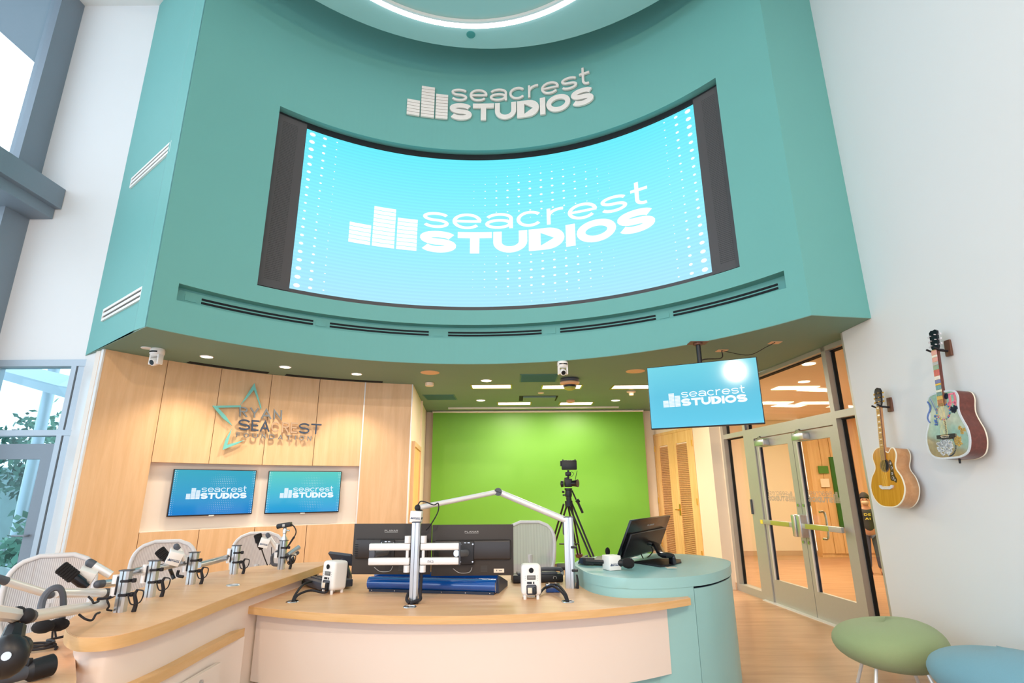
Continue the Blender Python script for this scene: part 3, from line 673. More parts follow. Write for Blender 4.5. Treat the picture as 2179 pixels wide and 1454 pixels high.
# back wall and side return of the studio
w = MB(); w.box2((-1.95, 11.2, 0), (3.0, 11.35, 3.05)); struct(w.build('wall_back', 'cream_wall', smooth=0))
A1 = cyp(CW, RW, rad(-10.0), 0); A1b = Vector((-1.80, 11.25, 0))
w = MB(); w.prism([(A1.x, A1.y), (A1b.x, A1b.y), (A1b.x - .15, A1b.y), (A1.x - .12, A1.y + .1)], 0, 3.05); struct(w.build('wall_back', 'cream_wall', smooth=0))
sdv = (A1b - A1).normalized(); snv = Vector((sdv.y, -sdv.x, 0)); SM = Matrix(((sdv.x, snv.x, 0, A1.x), (sdv.y, snv.y, 0, A1.y), (0, 0, 1, 0), (0, 0, 0, 1)))
d5 = struct(thing('door_5', A1, None, None)); d5['label'] = 'plain pale wooden door on the left side of the green screen'
f = MB(); f.box2((.22, 0, 0), (1.35, .03, 2.13), SM); f.build('door_leaf', 'maple_door', d5, smooth=0)
f = MB(); f.box2((.14, 0, 0), (.22, .05, 2.2), SM); f.box2((1.35, 0, 0), (1.43, .05, 2.2), SM); f.box2((.14, 0, 2.13), (1.43, .05, 2.2), SM); f.build('door_frame', 'maple', d5, smooth=0)
w = MB(); w.box2((1.6, 0, 0), (1.66, .03, 3.05), SM); struct(w.build('trim_2', 'cream_wall', smooth=0))

# curved maple wall: panels are parts
wl2 = MB(); wedge(wl2, CW, RW + .10, RW + .2, rad(-61.2), rad(-10), 0, 3.05); ww = struct(wl2.build('wall_left', 'recess_wall'))
B = [-61.2, -52.5, -44.3, -36.0, -27.6, -19.2, -10.15]
def panel(a, b, z0, z1): f = MB(); wedge(f, CW, RW, RW + .101, rad(a + .045), rad(b - .045), z0, z1); return f.build('panel', 'maple', ww)
panel(B[0], B[1], 0, 3.05); panel(B[5], B[6], 0, 3.05)
for i in range(1, 5): panel(B[i], B[i + 1], 1.82, 3.05); panel(B[i], B[i + 1], .0, 1.03)
f = MB(); wedge(f, CW, RW + .001, RW + .1, rad(B[1]), rad(B[5]), 1.03, 1.036); f.build('ledge', 'recess_wall', ww)
for a in (-19.2, -10.12): f = MB(); wedge(f, CW, RW - .004, RW + .05, rad(a - .1), rad(a + .12), .0, 3.05); f.build('edge_strip', 'alu_white', ww)
f = MB(); wedge(f, CW, RW - .004, RW + .05, rad(-61.4), rad(-61.15), .0, 3.05); f.build('edge_strip', 'alu_white', ww)
# slot diffusers in the low ceiling along the maple wall
for k, (a, b) in enumerate(((-50, -37), (-34, -16))):
    f = MB()
    for r in (RW - .07, RW - .11, RW - .15): wedge(f, CW, r, r + .022, rad(a), rad(b), 3.044, 3.056)
    f.build('slot_diffuser', 'slot_black', under, smooth=0)

# corridor behind the glass
w = MB(); w.box2((3.0, 13.0, 0), (6.9, 13.15, 3.05)); w.box2((3.2, 8.8, 0), (3.5, 13.0, 3.05)); struct(w.build('wall_back', 'cream_wall', smooth=0))
w = MB(); w.box2((3.5, 5.45, 3.055), (12.5, 13.6, 3.2)); struct(w.build('ceiling', 'cream_wall', smooth=0))
fw = MB(); fw.box2((6.8, 12.62, 0), (12.5, 12.8, 3.05)); fws = struct(fw.build('wall_back', 'maple_far', smooth=0)); 
x = 6.8; k = 0
while x < 12.3:
    wd_ = (.28, .22, .34, .18, .26)[k % 5]; f = MB(); f.box2((x + .004, 12.60 - .012 * (k % 3), .08), (x + wd_ - .004, 12.63, 3.05)); f.build('plank', 'maple_far', fws, smooth=0); x += wd_; k += 1
w = MB(); w.box2((12.5, 5.4, 0), (12.7, 13.6, 3.05)); struct(w.build('wall_right', 'cream_wall', smooth=0))
w = MB(); w.box2((3.7, 3.2, 0), (12.5, 3.35, 3.05)); struct(w.build('wall_right', 'cream_wall', smooth=0))
w = MB(); w.box2((3.7, 3.2, 3.055), (12.5, 5.45, 3.2)); struct(w.build('ceiling', 'cream_wall', smooth=0))
gp_ = MB(); q0, q1 = Y(1767, 972, 12.55), Y(1800, 1120, 12.55); gp_.box2((7.25, 12.54, .62), (7.62, 12.585, 2.15)); tag(gp_.build('wall_panel', 'dark_green', smooth=0), 'tall dark green panel on the wooden wall behind the glass door', 'panel')
for (x0, y0, x1, y1, mt, lb) in ((1743, 992, 1761, 1008, 'green_paper', 'small green notice on the wooden wall behind the glass door'), (1748, 1019, 1763, 1037, 'plastic_cream', 'small cream notice below the green one behind the glass door')):
    a, b = Y(x0, y1, 12.56), Y(x1, y0, 12.56); f = MB(); f.box2((a.x, 12.55, a.z), (b.x, 12.575, b.z)); tag(f.build('notice', mt, smooth=0), lb, 'notice')
f = MB(); a, b = Y(1722, 1077, 12.9), Y(1733, 1060, 12.9); f.box2((a.x, 12.93, a.z), (b.x, 12.99, b.z)); tag(f.build('wall_plate', 'dark_green', smooth=0), 'small dark green plate on the cream wall behind the right door leaf', 'plate')
w = MB(); w.box2((3.6, 12.97, 0), (6.9, 13.0, .1)); struct(w.build('baseboard_back', 'base_tan', smooth=0))
w = MB(); w.box2((3.475, 5.42, 0), (3.68, 5.45, 3.05)); struct(w.build('trim_3', 'alu_frame', smooth=0))

# ================================================================ CEILING FITTINGS
ZC = 3.0502
def lamp(kind, loc, energy, color=(1, .86, .68), size=.3, sy=None, rot=None, spot=None, blend=.6, name='light'):
    l = bpy.data.lights.new(name, kind); l.energy = energy; l.color = color
    if kind == 'AREA':
        l.size = size
        if sy: l.shape = 'RECTANGLE'; l.size_y = sy
    elif kind == 'SPOT': l.spot_size = rad(spot or 80); l.spot_blend = blend; l.shadow_soft_size = size
    else: l.shadow_soft_size = size
    o = bpy.data.objects.new(name, l); COL.objects.link(o); o.location = loc
    if rot: o.rotation_euler = rot
    return o
def cdisc(name, px, r, h, m, label, cat='fixture', group=None, z=None):
    p = Z(*px, ZC); f = MB(); f.lathe([(0, 0), (r, 0), (r, -h * .8), (r * .9, -h), (0, -h)], Matrix.Translation(p), 28)
    return tag(f.build(name, m), label, cat, group)
names = ['leftmost of the three', 'middle one of the three', 'rightmost of the three']
for k, px in enumerate(((440, 759), (607, 781), (759, 796), (1035, 810), (1023, 852), (1310, 852))):
    p = Z(*px, ZC); lb = [names[0] + ' recessed downlights over the maple wall', names[1] + ' recessed downlights over the maple wall', names[2] + ' recessed downlights over the maple wall', 'round downlight nearest the curved wall edge above the green screen area', 'round downlight left of centre close to the green screen', 'round downlight right of centre close to the green screen'][k]
    t = thing('downlight', p, lb, 'light', group='recessed round downlights')
    r = .065 if k < 3 else .075
    f = MB(); f.lathe([(r, .001), (r + .012, .001), (r + .012, -.005), (r, -.007), (r, .001)], Matrix.Translation(p), 28); f.build('trim_ring', 'plastic_white', t)
    f = MB(); f.lathe([(0, -.002), (r, -.002)], Matrix.Translation(p), 28); f.build('lens', 'lamp_warm', t)
    lamp('SPOT', p - Vector((0, 0, .02)), 85 if k < 3 else 90, (1, .84, .64) if k < 3 else (1, .90, .74), .06, spot=115, blend=.7)
for k, (x, y) in enumerate(((-.33, 8.36), (.785, 8.43), (1.91, 8.47), (.035, 10.1), (1.21, 10.15))):
    t = thing('troffer', (x, y, ZC), ['front row left rectangular recessed light panel', 'front row middle rectangular light panel, behind the dome projector', 'front row right rectangular light panel, partly behind the hanging television', 'back row left rectangular light panel near the green screen', 'back row right rectangular light panel near the green screen'][k], 'light', group='rectangular recessed lights')
    f = MB(); w_, d_ = .325, .175
    f.box2((x - w_, y - d_, ZC - .006), (x + w_, y - d_ + .025, ZC + .002)); f.box2((x - w_, y + d_ - .055, ZC - .006), (x + w_, y + d_, ZC + .002)); f.box2((x - w_, y - d_, ZC - .006), (x - w_ + .025, y + d_, ZC + .002)); f.box2((x + w_ - .025, y - d_, ZC - .006), (x + w_, y + d_, ZC + .002)); f.build('frame', 'brass', t, smooth=0)
    f = MB(); f.box2((x - w_ + .02, y - d_ + .02, ZC - .003), (x + w_ - .02, y + d_ - .05, ZC + .001)); f.build('lens', 'lamp_white', t, smooth=0)
    lamp('AREA', (x, y, ZC - .02), 24, (1, .87, .70), .6, .28)
for px, lb in (((915, 793), 'large round flush ceiling speaker left of the dome projector'), ((1352, 790), 'large round flush ceiling speaker beside the hanging television')): cdisc('ceiling_speaker', px, .13, .006, 'tan_plate', lb, 'speaker', 'flush round ceiling speakers')
cdisc('ceiling_disc', (312, 740), .055, .012, 'plastic_white', 'small white disc on the ceiling beside the left dome camera', 'detector')
cdisc('smoke_detector', (914, 815), .065, .05, 'plastic_cream', 'cream drum shaped smoke detector below the left ceiling speaker', 'detector')
cdisc('ceiling_disc', (1151, 836), .05, .012, 'plastic_cream', 'small round cream cap between the front and back row light panels', 'detector')
sd_ = cdisc('smoke_detector', (1343, 833), .075, .02, 'plastic_cream', 'cream cone shaped detector behind the hanging television edge', 'detector')
p = Z(1343, 833, ZC); f = MB(); f.lathe([(.045, -.018), (.035, -.07), (0, -.075)], Matrix.Translation(p)); f.build('sensor_cone', 'plastic_cream', sd_)
cdisc('smoke_detector', (1214, 852), .075, .045, 'tan_plate', 'tan cylinder cap above the back row right light panel', 'detector')
for q, mt, lb in ((((1102.5, 813), (1110, 796), (1190, 796), (1183, 813)), 'ceil_grille', 'dark teal square return air grille left of the dome projector'), (((905, 851), (902, 840), (970, 840), (970, 851)), 'ceil_grille', 'dark square grille on the far left of the low ceiling')):
    P = [Z(*a, ZC) for a in q]; x0 = (P[0].x + P[1].x) / 2; x1 = (P[2].x + P[3].x) / 2; y0 = min(a.y for a in P); y1 = max(a.y for a in P); y0, y1 = min(P[0].y, P[3].y), max(P[1].y, P[2].y)
    y0, y1 = sorted((y0, y1)); t = thing('ceiling_grille', ((x0 + x1) / 2, (y0 + y1) / 2, ZC), lb, 'vent')
    f = MB(); f.box2((x0, y0, ZC - .006), (x1, y1, ZC + .003)); f.build('frame', mt, t, smooth=0)
    f = MB(); n = 18
    for i in range(n): yy = y0 + .02 + (y1 - y0 - .04) * i / n; f.box2((x0 + .02, yy, ZC - .012), (x1 - .02, yy + .008, ZC - .005))
    f.build('slats', mt, t, smooth=0)['kind'] = 'stuff'
P = Z(1145, 848, ZC); t = thing('ceiling_hatch', P, 'recessed square hatch with dark shadow gap in the low ceiling', 'hatch')
f = MB(); f.box2((P.x - .34, P.y - .27, ZC - .003), (P.x + .34, P.y + .27, ZC + .001)); f.build('shadow_gap', 'slot_black', t, smooth=0)
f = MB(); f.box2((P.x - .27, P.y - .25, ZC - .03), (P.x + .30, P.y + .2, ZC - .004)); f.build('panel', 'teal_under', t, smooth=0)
f = MB(); f.box2((-1.27, 10.55, ZC - .03), (2.1, 10.6, ZC)); tag(f.build('curtain_track', 'alu_white', smooth=0), 'long thin pale track on the ceiling in front of the green screen', 'track')
# dome projector behind the right camera
p = Z(1212, 806, ZC); t = thing('dome_projector', p, 'dark ceiling dome camera with a yellow green glass bulb', 'dome camera')
f = MB(); f.lathe([(0, 0), (.13, 0), (.14, -.02), (.13, -.05)], Matrix.Translation(p), 28); f.build('collar', 'grey_dark', t)
f = MB(); f.lathe([(.13, -.05), (.145, -.06), (.14, -.08), (.10, -.1), (0, -.1)], Matrix.Translation(p), 28); f.build('trim_ring', 'tan_plate', t)
f = MB(); f.lathe([(.095, -.1), (.095, -.12), (.08, -.155), (.04, -.175), (0, -.18)], Matrix.Translation(p), 28); f.build('dome_glass', 'bar_green', t)
f = MB(); f.lathe([(.097, -.1), (.098, -.115), (.093, -.13), (.09, -.13)], Matrix.Translation(p), 28); f.build('dark_band', 'black', t)
# pan tilt cameras
def ptz(px, az, label, sc_=1.0):
    p = Z(*px, ZC); t = thing('dome_camera', p, label, 'camera', group='white pan and tilt cameras', rz=az)
    M = Matrix.Scale(sc_, 4); f = MB(); f.lathe([(0, 0), (.07, 0), (.075, -.02), (.075, -.06), (.06, -.085), (0, -.085)], M, 28); t_b = f.build('base', 'plastic_white', t, local=True)
    f = MB(); 
    for a in range(-4, 4): a0, a1 = rad(a * 12), rad(a * 12 + 12); f.add([(.0765 * math.sin(q) * sc_, -.0765 * math.cos(q) * sc_, z * sc_) for q in (a0, a1) for z in (-.035, -.052)], [(0, 2, 3, 1)])
    f.build('sensor_window', 'black_gloss', t_b, local=True)
    f = MB()
    for s_ in (-1, 1): f.box((s_ * .058, 0, -.125), (.024, .07, .12), M, .01)
    f.box((0, 0, -.082), (.13, .075, .02), M, .008); f.build('yoke', 'plastic_white', t, local=True)
    hM = M @ Matrix.Translation((0, 0, -.145)) @ Matrix.Rotation(rad(25), 4, 'X'); f = MB(); f.ball((0, 0, 0), .047, 20); f.merge(_b := bmesh.new()) if False else None
    f2 = MB(); f2.lathe([(0, .05), (.03, .045), (.046, .02), (.046, -.035), (.04, -.05), (.034, -.055), (0, -.05)], hM @ Matrix.Rotation(rad(-90), 4, 'X') @ Matrix.Rotation(pi, 4, 'X') if False else hM @ frame((0, 0, 0), (0, 1, 0)), 24); hd = f2.build('head', 'plastic_white', t, local=True)
    f.bm.free()
    f3 = MB(); f3.lathe([(0, -.058), (.028, -.058), (.031, -.054), (.031, -.045)], hM @ frame((0, 0, 0), (0, 1, 0)), 24); f3.build('lens', 'black_gloss', hd, local=True)
    return t
ptz((336, 743), rad(-15), 'white dome camera hanging from the low ceiling above the maple wall')
ptz((1197, 770), rad(5), 'white dome camera hanging in front of the dark ceiling dome', .92)
# sockets in the ceiling and the cable
for px, lb in (((1536, 746), 'small tan ceiling socket plate beside the television pole'), ((1649, 729), 'tan ceiling socket plate nearest the glass wall')):
    p = Z(*px, ZC); f = MB(); f.box2((p.x - .06, p.y - .05, ZC - .006), (p.x + .06, p.y + .05, ZC + .001)); tag(f.build('socket_plate', 'tan_plate', smooth=0), lb, 'socket', 'ceiling socket plates')

# hanging television
a, b = Y(1376, 783, 5.88), Y(1611, 759, 5.38); zt1 = (a.z + b.z) / 2; hh = .69
a0, b0 = Y(1385, 912, 5.88), Y(1627, 900, 5.38)
A_, B_ = (a + a0) / 2, (b + b0) / 2; A_.z = B_.z = 0; td = (B_ - A_).normalized(); tn = Vector((td.y, -td.x, 0)); zl_ = zt1 - hh; wd0 = (B_ - A_).length
tt = thing('hanging_television', A_ + Vector((0, 0, zl_)), 'flat television hung from a black ceiling pole in front of the glass wall', 'television')
TM = Matrix(((td.x, tn.x, 0, A_.x), (td.y, tn.y, 0, A_.y), (0, 0, 1, zl_), (0, 0, 0, 1)))
f = MB(); f.box2((0, -.05, 0), (wd0, -.004, hh), TM, .006); f.build('casing', 'black', tt)
f = MB(); f.quad(*[TM @ Vector(q) for q in ((.008, .0, .012), (wd0 - .008, .0, .012), (wd0 - .008, .0, hh - .008), (.008, .0, hh - .008))]); f.build('display', 'tv_hang', tt, smooth=0, clean=False)
f = MB(); lp = lambda x, y, d: TM @ Vector((wd0 * (.135 + .745 * x), .001 + d, hh * (.335 + .245 * y))); logo(f, lp, .001); f.build('logo', 'logo_tv', tt, smooth=0)
pc = TM @ Vector((wd0 * .49, -.16, 0)); pc.z = 0
f = MB(); f.cyl((pc.x, pc.y, zl_ + .3), (pc.x, pc.y, ZC), .026); f.build('pole', 'black', tt)
f = MB(); f.box((pc.x, pc.y, ZC - .004), (.2, .13, .008)); f.cyl((pc.x, pc.y, ZC - .03), (pc.x, pc.y, ZC), .05); f.build('ceiling_plate', 'walnut', tt, smooth=0)
f = MB(); f.box2((wd0 * .49 - .2, -.14, .2), (wd0 * .49 + .2, -.05, .42), TM); f.build('bracket', 'black', tt, smooth=0)
f = MB(); f.box2((wd0 * .83, -.03, -.05), (wd0 * .845, -.01, 0), TM); f.build('sensor', 'black', tt, smooth=0)
f = MB(); s1_, s2_ = Z(1536, 746, ZC - .01), Z(1649, 729, ZC - .01); f.tube([s1_, s1_ + Vector((.03, -.03, -.02)), (s1_ + s2_) / 2 + Vector((0, 0, -.1)), s2_ + Vector((-.1, 0, -.05)), s2_], .004); f.tube([s1_, s1_ + Vector((-.03, -.03, -.1)), pc + Vector((.03, 0, ZC - .2)), pc + Vector((.02, 0, ZC - .3))], .006)
tag(f.build('power_cable', 'black_rubber'), 'thin black cable strung along the ceiling to the television pole', 'cable')

# two televisions in the recess
def wall_tv(q, scr, lab):
    P = []; R_ = RW + .045
    th = [CY(x, y, CW, R_) for x, y in q]; tl, trr = (th[0][0] + th[3][0]) / 2, (th[1][0] + th[2][0]) / 2
    z1 = (th[0][1] + th[1][1]) / 2; z0 = (th[2][1] + th[3][1]) / 2
    a, b = cyp(CW, R_, tl, z0), cyp(CW, R_, trr, z0); d = (b - a).normalized(); n = Vector((d.y, -d.x, 0)); w_ = (b - a).length; h_ = z1 - z0
    M = Matrix(((d.x, n.x, 0, a.x), (d.y, n.y, 0, a.y), (0, 0, 1, z0), (0, 0, 0, 1)))
    t = thing('wall_television', a, lab, 'television', group='wall televisions in the recess')
    f = MB(); f.box2((0, -.04, 0), (w_, 0, h_), M, .004); f.build('casing', 'black', t)
    f = MB(); f.quad(*[M @ Vector(p) for p in ((.009, .0015, .014), (w_ - .009, .0015, .014), (w_ - .009, .0015, h_ - .009), (.009, .0015, h_ - .009))]); f.build('display', scr, t, smooth=0, clean=False)
    f = MB(); logo(f, lambda x, y, dd: M @ Vector((w_ * (.175 + .73 * x), .002 + dd, h_ * (.36 + .27 * y))), .001); f.build('logo', 'logo_tv', t, smooth=0)
    f = MB(); f.box2((w_ * .47, -.01, -.006), (w_ * .53, .002, .004), M); f.build('badge', 'plastic_white', t, smooth=0)
wall_tv(((369.6, 997.4), (545, 1002), (537, 1095.6), (356.8, 1099.3)), 'tv_left', 'left of the two wall televisions, darker blue screen')
wall_tv(((571, 1001.7), (726, 1004), (722, 1091), (563.7, 1093.6)), 'tv_right', 'right of the two wall televisions, paler turquoise screen')

# star and lettering on the maple wall
RG = RW - .035
def zq(x, y): return (280 + x / 3.5145, 720 + y / 3.5145)
sgn = thing('star_sign', cyp(CW, RW, rad(-40), 2.1), 'teal open star with metal lettering mounted on the maple wall', 'sign')
def flat(mb, pts, d=.02):
    th = [CY(*zq(*p), CW, RG) for p in pts]; n = len(th)
    vs = [cyp(CW, RG - dd, t, z) for dd in (0, d) for t, z in th]
    mb.add(vs, [tuple(range(n)), tuple(range(n, 2 * n))] + [(i, (i + 1) % n, n + (i + 1) % n, n + i) for i in range(n)])
f = MB()
for q in (((916, 338), (912, 388), (862, 450), (812, 500)), ((916, 338), (968, 518), (966, 536), (945, 470), (912, 388)), ((602, 507), (815, 503), (815, 517), (644, 522)), ((602, 507), (644, 522), (700, 580), (750, 655), (680, 600)), ((678, 836), (712, 798), (748, 676), (700, 760)), ((678, 836), (712, 798), (842, 762), (790, 792))): flat(f, q)
f.build('star', 'sign_teal', sgn, smooth=0)
def zbox(x0, y0, x1, y1):      # box in wall coordinates from crop corners (left-bottom, right-bottom, heights)
    return None
def lput(p00, p10, p01, p11):
    c = [CY(*zq(*p), CW, RG) for p in (p00, p10, p01, p11)]
    def put(x, y, d):
        t = (c[0][0] * (1 - x) + c[1][0] * x) * (1 - y) + (c[2][0] * (1 - x) + c[3][0] * x) * y; z = (c[0][1] * (1 - x) + c[1][1] * x) * (1 - y) + (c[2][1] * (1 - x) + c[3][1] * x) * y
        return cyp(CW, RG - d, t, z)
    return put
f = MB(); letters(f, 'RYAN', .14, (0, 0, 1, 1), lput((803, 585), (1122, 612), (803, 512), (1124, 540)), .02, .22); f.build('first_line', 'sign_steel', sgn, smooth=0)
P_ = lput((795, 686), (1412, 720), (800, 605), (1420, 643)); tw_ = sum(glyph(c, .14)[0] + .16 for c in 'SEACREST') - .16; xx = 0
for c in 'SEACREST':
    gw_ = glyph(c, .14)[0]; f = MB(); letters(f, c, .14, (xx / tw_, 0, (xx + gw_) / tw_, 1), P_, .022); f.build('letter', 'sign_reflect_navy' if len(sgn.children) in (2, 3, 4, 8, 9) else 'sign_reflect_tan', sgn, smooth=0); xx += gw_ + .16
f = MB(); letters(f, 'FOUNDATION', .16, (0, 0, 1, 1), lput((780, 740), (1340, 768), (782, 706), (1345, 735)), .02, .75); f.build('third_line', 'sign_steel', sgn, smooth=0)

# ================================================================ GREEN SCREEN
g = thing('green_screen', (.52, 11.0, 0), 'wide bright green chroma backdrop hanging at the back of the studio', 'backdrop')
f = MB(); nx, nz = 60, 30; vs = []
def gy(u, v): return 11.0 + .012 * math.sin(7 * u + 5 * v) + .008 * math.sin(16 * u * (1 - v) + 3) - .04 * (1 - v) ** 3 + .012 * math.sin(11 * v - 4 * u)
for i in range(nx + 1):
    for j in range(nz + 1): u, v = i / nx, j / nz; vs.append((-1.625 + 4.30 * u, gy(u, v), .13 + 2.88 * v))
f.add(vs, [(i * (nz + 1) + j, (i + 1) * (nz + 1) + j, (i + 1) * (nz + 1) + j + 1, i * (nz + 1) + j + 1) for i in range(nx) for j in range(nz)]); f.build('cloth', 'green_screen', g, smooth=80)
f = MB(); f.cyl((-1.64, 11.0, 3.025), (2.69, 11.0, 3.025), .024); f.build('roller', 'alu_white', g)
f = MB(); f.cyl((-1.62, 10.95, .12), (2.67, 10.95, .12), .018); f.build('bottom_bar', 'green_screen', g)

# items on the oblique cream wall
for k, (x0, y0, x1, y1, mt, nm, lb, cat) in enumerate(((1493, 1030, 1505, 1059, 'plastic_white', 'notice', 'white rectangular notice beside the louvred closet door', 'notice'), (1512, 1034, 1519, 1055, 'plastic_white', 'thermostat', 'white wall controller right of the notice', 'controller'), (1494, 1066, 1500, 1081, 'alu_frame', 'switch_plate', 'grey plate under the notice, leftmost of the lower row', 'switch'), (1502, 1064, 1508, 1083, 'plastic_white', 'switch_plate', 'white plate with green square, second of the lower row', 'switch'), (1514, 1065, 1521, 1082, 'dark_green', 'switch_plate', 'green plate with white button, third of the lower row', 'switch'), (1523, 1065, 1531, 1083, 'dark_green', 'switch_plate', 'rightmost green plate of the lower row', 'switch'))):
    (a, z0), (b, z1) = LS(x0, y1), LS(x1, y0); t = thing(nm, LM @ Vector(((a + b) / 2, 0, (z0 + z1) / 2)), lb, cat)
    f = MB(); f.box2((a, 0, z0), (b, .02, z1), LM, .003); f.build('plate', mt, t)
    f = MB(); u = b - a; v = z1 - z0
    if k == 0: f.box2((a + .1 * u, .02, z1 - .25 * v), (a + .6 * u, .0215, z1 - .2 * v), LM); f.build('print', 'label_grey', t, smooth=0)
    elif k in (1, 3): f.box2((a + .15 * u, .02, z1 - .4 * v), (a + .6 * u, .023, z1 - .12 * v), LM); f.build('display', 'dark_green', t, smooth=0)
    else: f.box2((a + .3 * u, .02, z0 + .25 * v), (b - .25 * u, .026, z1 - .2 * v), LM); f.build('button', 'plastic_white', t, smooth=0)

# ================================================================ CORRIDOR LIGHTS
for k, px in enumerate(((1692, 826), (1645, 858), (1737, 858))):
    p = Z(*px, 3.05); f = MB(); f.box2((p.x - .33, p.y - .14, 3.045), (p.x + .33, p.y + .14, 3.056)); tag(f.build('corridor_light', 'lamp_far', smooth=0), ['nearest rectangular corridor light above the double door', 'left rectangular corridor light of the far pair', 'right rectangular corridor light of the far pair'][k], 'light', 'rectangular corridor lights')
    lamp('AREA', (p.x, p.y, 3.03), 24, (1, .92, .8), .6, .3)
for k, px in enumerate(((1721, 775), (1711, 813))):
    p = Z(*px, 3.05); f = MB(); f.lathe([(0, -.004), (.08, -.004), (.08, .006)], Matrix.Translation(p), 24); tag(f.build('corridor_downlight', 'lamp_far'), ['round corridor downlight nearest the teal soffit', 'round corridor downlight just above the rectangular light'][k], 'light', 'round corridor downlights')
lamp('AREA', (6, 9.3, 3.0), 78, (1, .92, .78), 2.5, 3.5)
lamp('AREA', (9.5, 10.5, 3.0), 50, (1, .92, .76), 2.5, 3)

# ================================================================ FURNITURE
ZD, ZL, ZT = .74, .86, .87
def xy(pts): return [(p.x, p.y) for p in pts]
def band(mb, poly, z0, z1, out=.004):
    n = len(poly); c = (sum(p[0] for p in poly) / n, sum(p[1] for p in poly) / n); vs = []; fs = []
    ar = sum(poly[i][0] * poly[(i + 1) % n][1] - poly[(i + 1) % n][0] * poly[i][1] for i in range(n)); sg = 1 if ar > 0 else -1
    for i in range(n):
        a, b = poly[i - 1], poly[(i + 1) % n]; dx, dy = b[0] - a[0], b[1] - a[1]; l = math.hypot(dx, dy) or 1
        for o_ in (-.002, out):
            for z in (z0, z1): vs.append((poly[i][0] + sg * dy / l * o_, poly[i][1] - sg * dx / l * o_, z))
    for i in range(n):
        a, b = i * 4, ((i + 1) % n) * 4
        fs += [(a + 2, b + 2, b + 3, a + 3), (a + 1, a + 3, b + 3, b + 1), (a, b, b + 2, a + 2)]
    mb.add(vs, fs)
def inset(poly, d):
    n = len(poly); ar = sum(poly[i][0] * poly[(i + 1) % n][1] - poly[(i + 1) % n][0] * poly[i][1] for i in range(n)); sg = 1 if ar > 0 else -1; o = []
    for i in range(n):
        a, b = poly[i - 1], poly[(i + 1) % n]; dx, dy = b[0] - a[0], b[1] - a[1]; l = math.hypot(dx, dy) or 1
        o.append((poly[i][0] - sg * dy / l * d, poly[i][1] + sg * dx / l * d))
    return o
# curved main desk
DCc, DRr = (-.416, 6.508), 2.922
def dp(px, r=DRr):          # point of the front arc under a photo column at desk height
    th = rad(px); return (DCc[0] + r * math.sin(th), DCc[1] - r * math.cos(th))
a0, a1 = -28.6, 34.4
front = [dp(a0 + (a1 - a0) * i / 40) for i in range(41)]
desk = thing('main_desk', (-.4, 4.2, 0), 'curved light wood desk with a plain white front panel', 'desk')
poly = front + [(1.25, 4.5), (.75, 5.1), (.05, 5.22), (-.9, 5.3), (-1.68, 5.3), (-1.76, 4.6), (-1.775, 4.1)]
f = MB(); f.prism(poly, ZD - .045, ZD); f.build('desktop', 'counter', desk, smooth=0)
f = MB(); band(f, poly, ZD - .046, ZD - .002, .003); f.build('edge_band', 'counter_edge', desk, smooth=20)
f = MB(); pn = [dp(a0 + .5 + (31.6 - a0 - .5) * i / 40, 2.83) for i in range(41)]; pn2 = [dp(a0 + .5 + (31.6 - a0 - .5) * i / 40, 2.80) for i in range(41)]
f.prism(pn + pn2[::-1], .27, ZD - .046); f.build('front_panel', 'white_panel', desk, smooth=20)
f = MB(); pn = [dp(a0 + 1 + (34 - a0 - 1) * i / 40, 2.79) for i in range(41)]; pn2 = [dp(a0 + 1 + (34 - a0 - 1) * i / 40, 2.76) for i in range(41)]
f.prism(pn + pn2[::-1], 0, ZD - .046); f.build('inner_panel', 'teal_lam', desk, smooth=20)
# round teal counter
tp = [Z(*q, ZT) for q in ((1222, 1200), (1228, 1207), (1256, 1221), (1307, 1229.5), (1358, 1231), (1430, 1229.5), (1500, 1223), (1540, 1212), (1554, 1202), (1545, 1191), (1480, 1181), (1390, 1178), (1300, 1181), (1240, 1190))]
tpoly = sp2(xy(tp), 5, True)
tc_ = thing('teal_counter', (1.2, 4.86, 0), 'round teal laminate counter at the right end of the desk', 'counter')
f = MB(); f.prism(tpoly, .80, ZT, None, .004); f.build('top', 'teal_lam', tc_, smooth=30)
ctr = (1.2, 4.86); seam = Z(1468, 1249, .80)
def side_of(p):  return (p[0] - seam.x) > 0 and True
ins = inset(tpoly, .004); k0 = min(range(len(ins)), key=lambda i: (ins[i][0] - seam.x) ** 2 + (ins[i][1] - seam.y) ** 2)
k1 = max(range(len(ins)), key=lambda i: ins[i][0] + ins[i][1]); seq = ins[k0:] + ins[:k0]; j = (k1 - k0) % len(ins)
orient = seq[:j + 1] if seq[1][0] > seq[0][0] else seq[j:] + [seq[0]]
rest = seq[j:] + [seq[0]] if seq[1][0] > seq[0][0] else seq[:j + 1]
f = MB(); f.prism([ctr] + inset([ctr] + orient, .003)[1:], 0, .785); f.build('cabinet', 'teal_lam', tc_, smooth=30)
f = MB(); f.prism([ctr] + orient, .0, .80, Matrix.Translation((ctr[0], ctr[1], 0)) @ Matrix.Scale(.985, 4) @ Matrix.Translation((-ctr[0], -ctr[1], 0))); f.build('shadow_reveal', 'navy', tc_, smooth=30)
f = MB(); f.prism([ctr] + rest, 0, .80); f.build('drum', 'teal_lam', tc_, smooth=30)

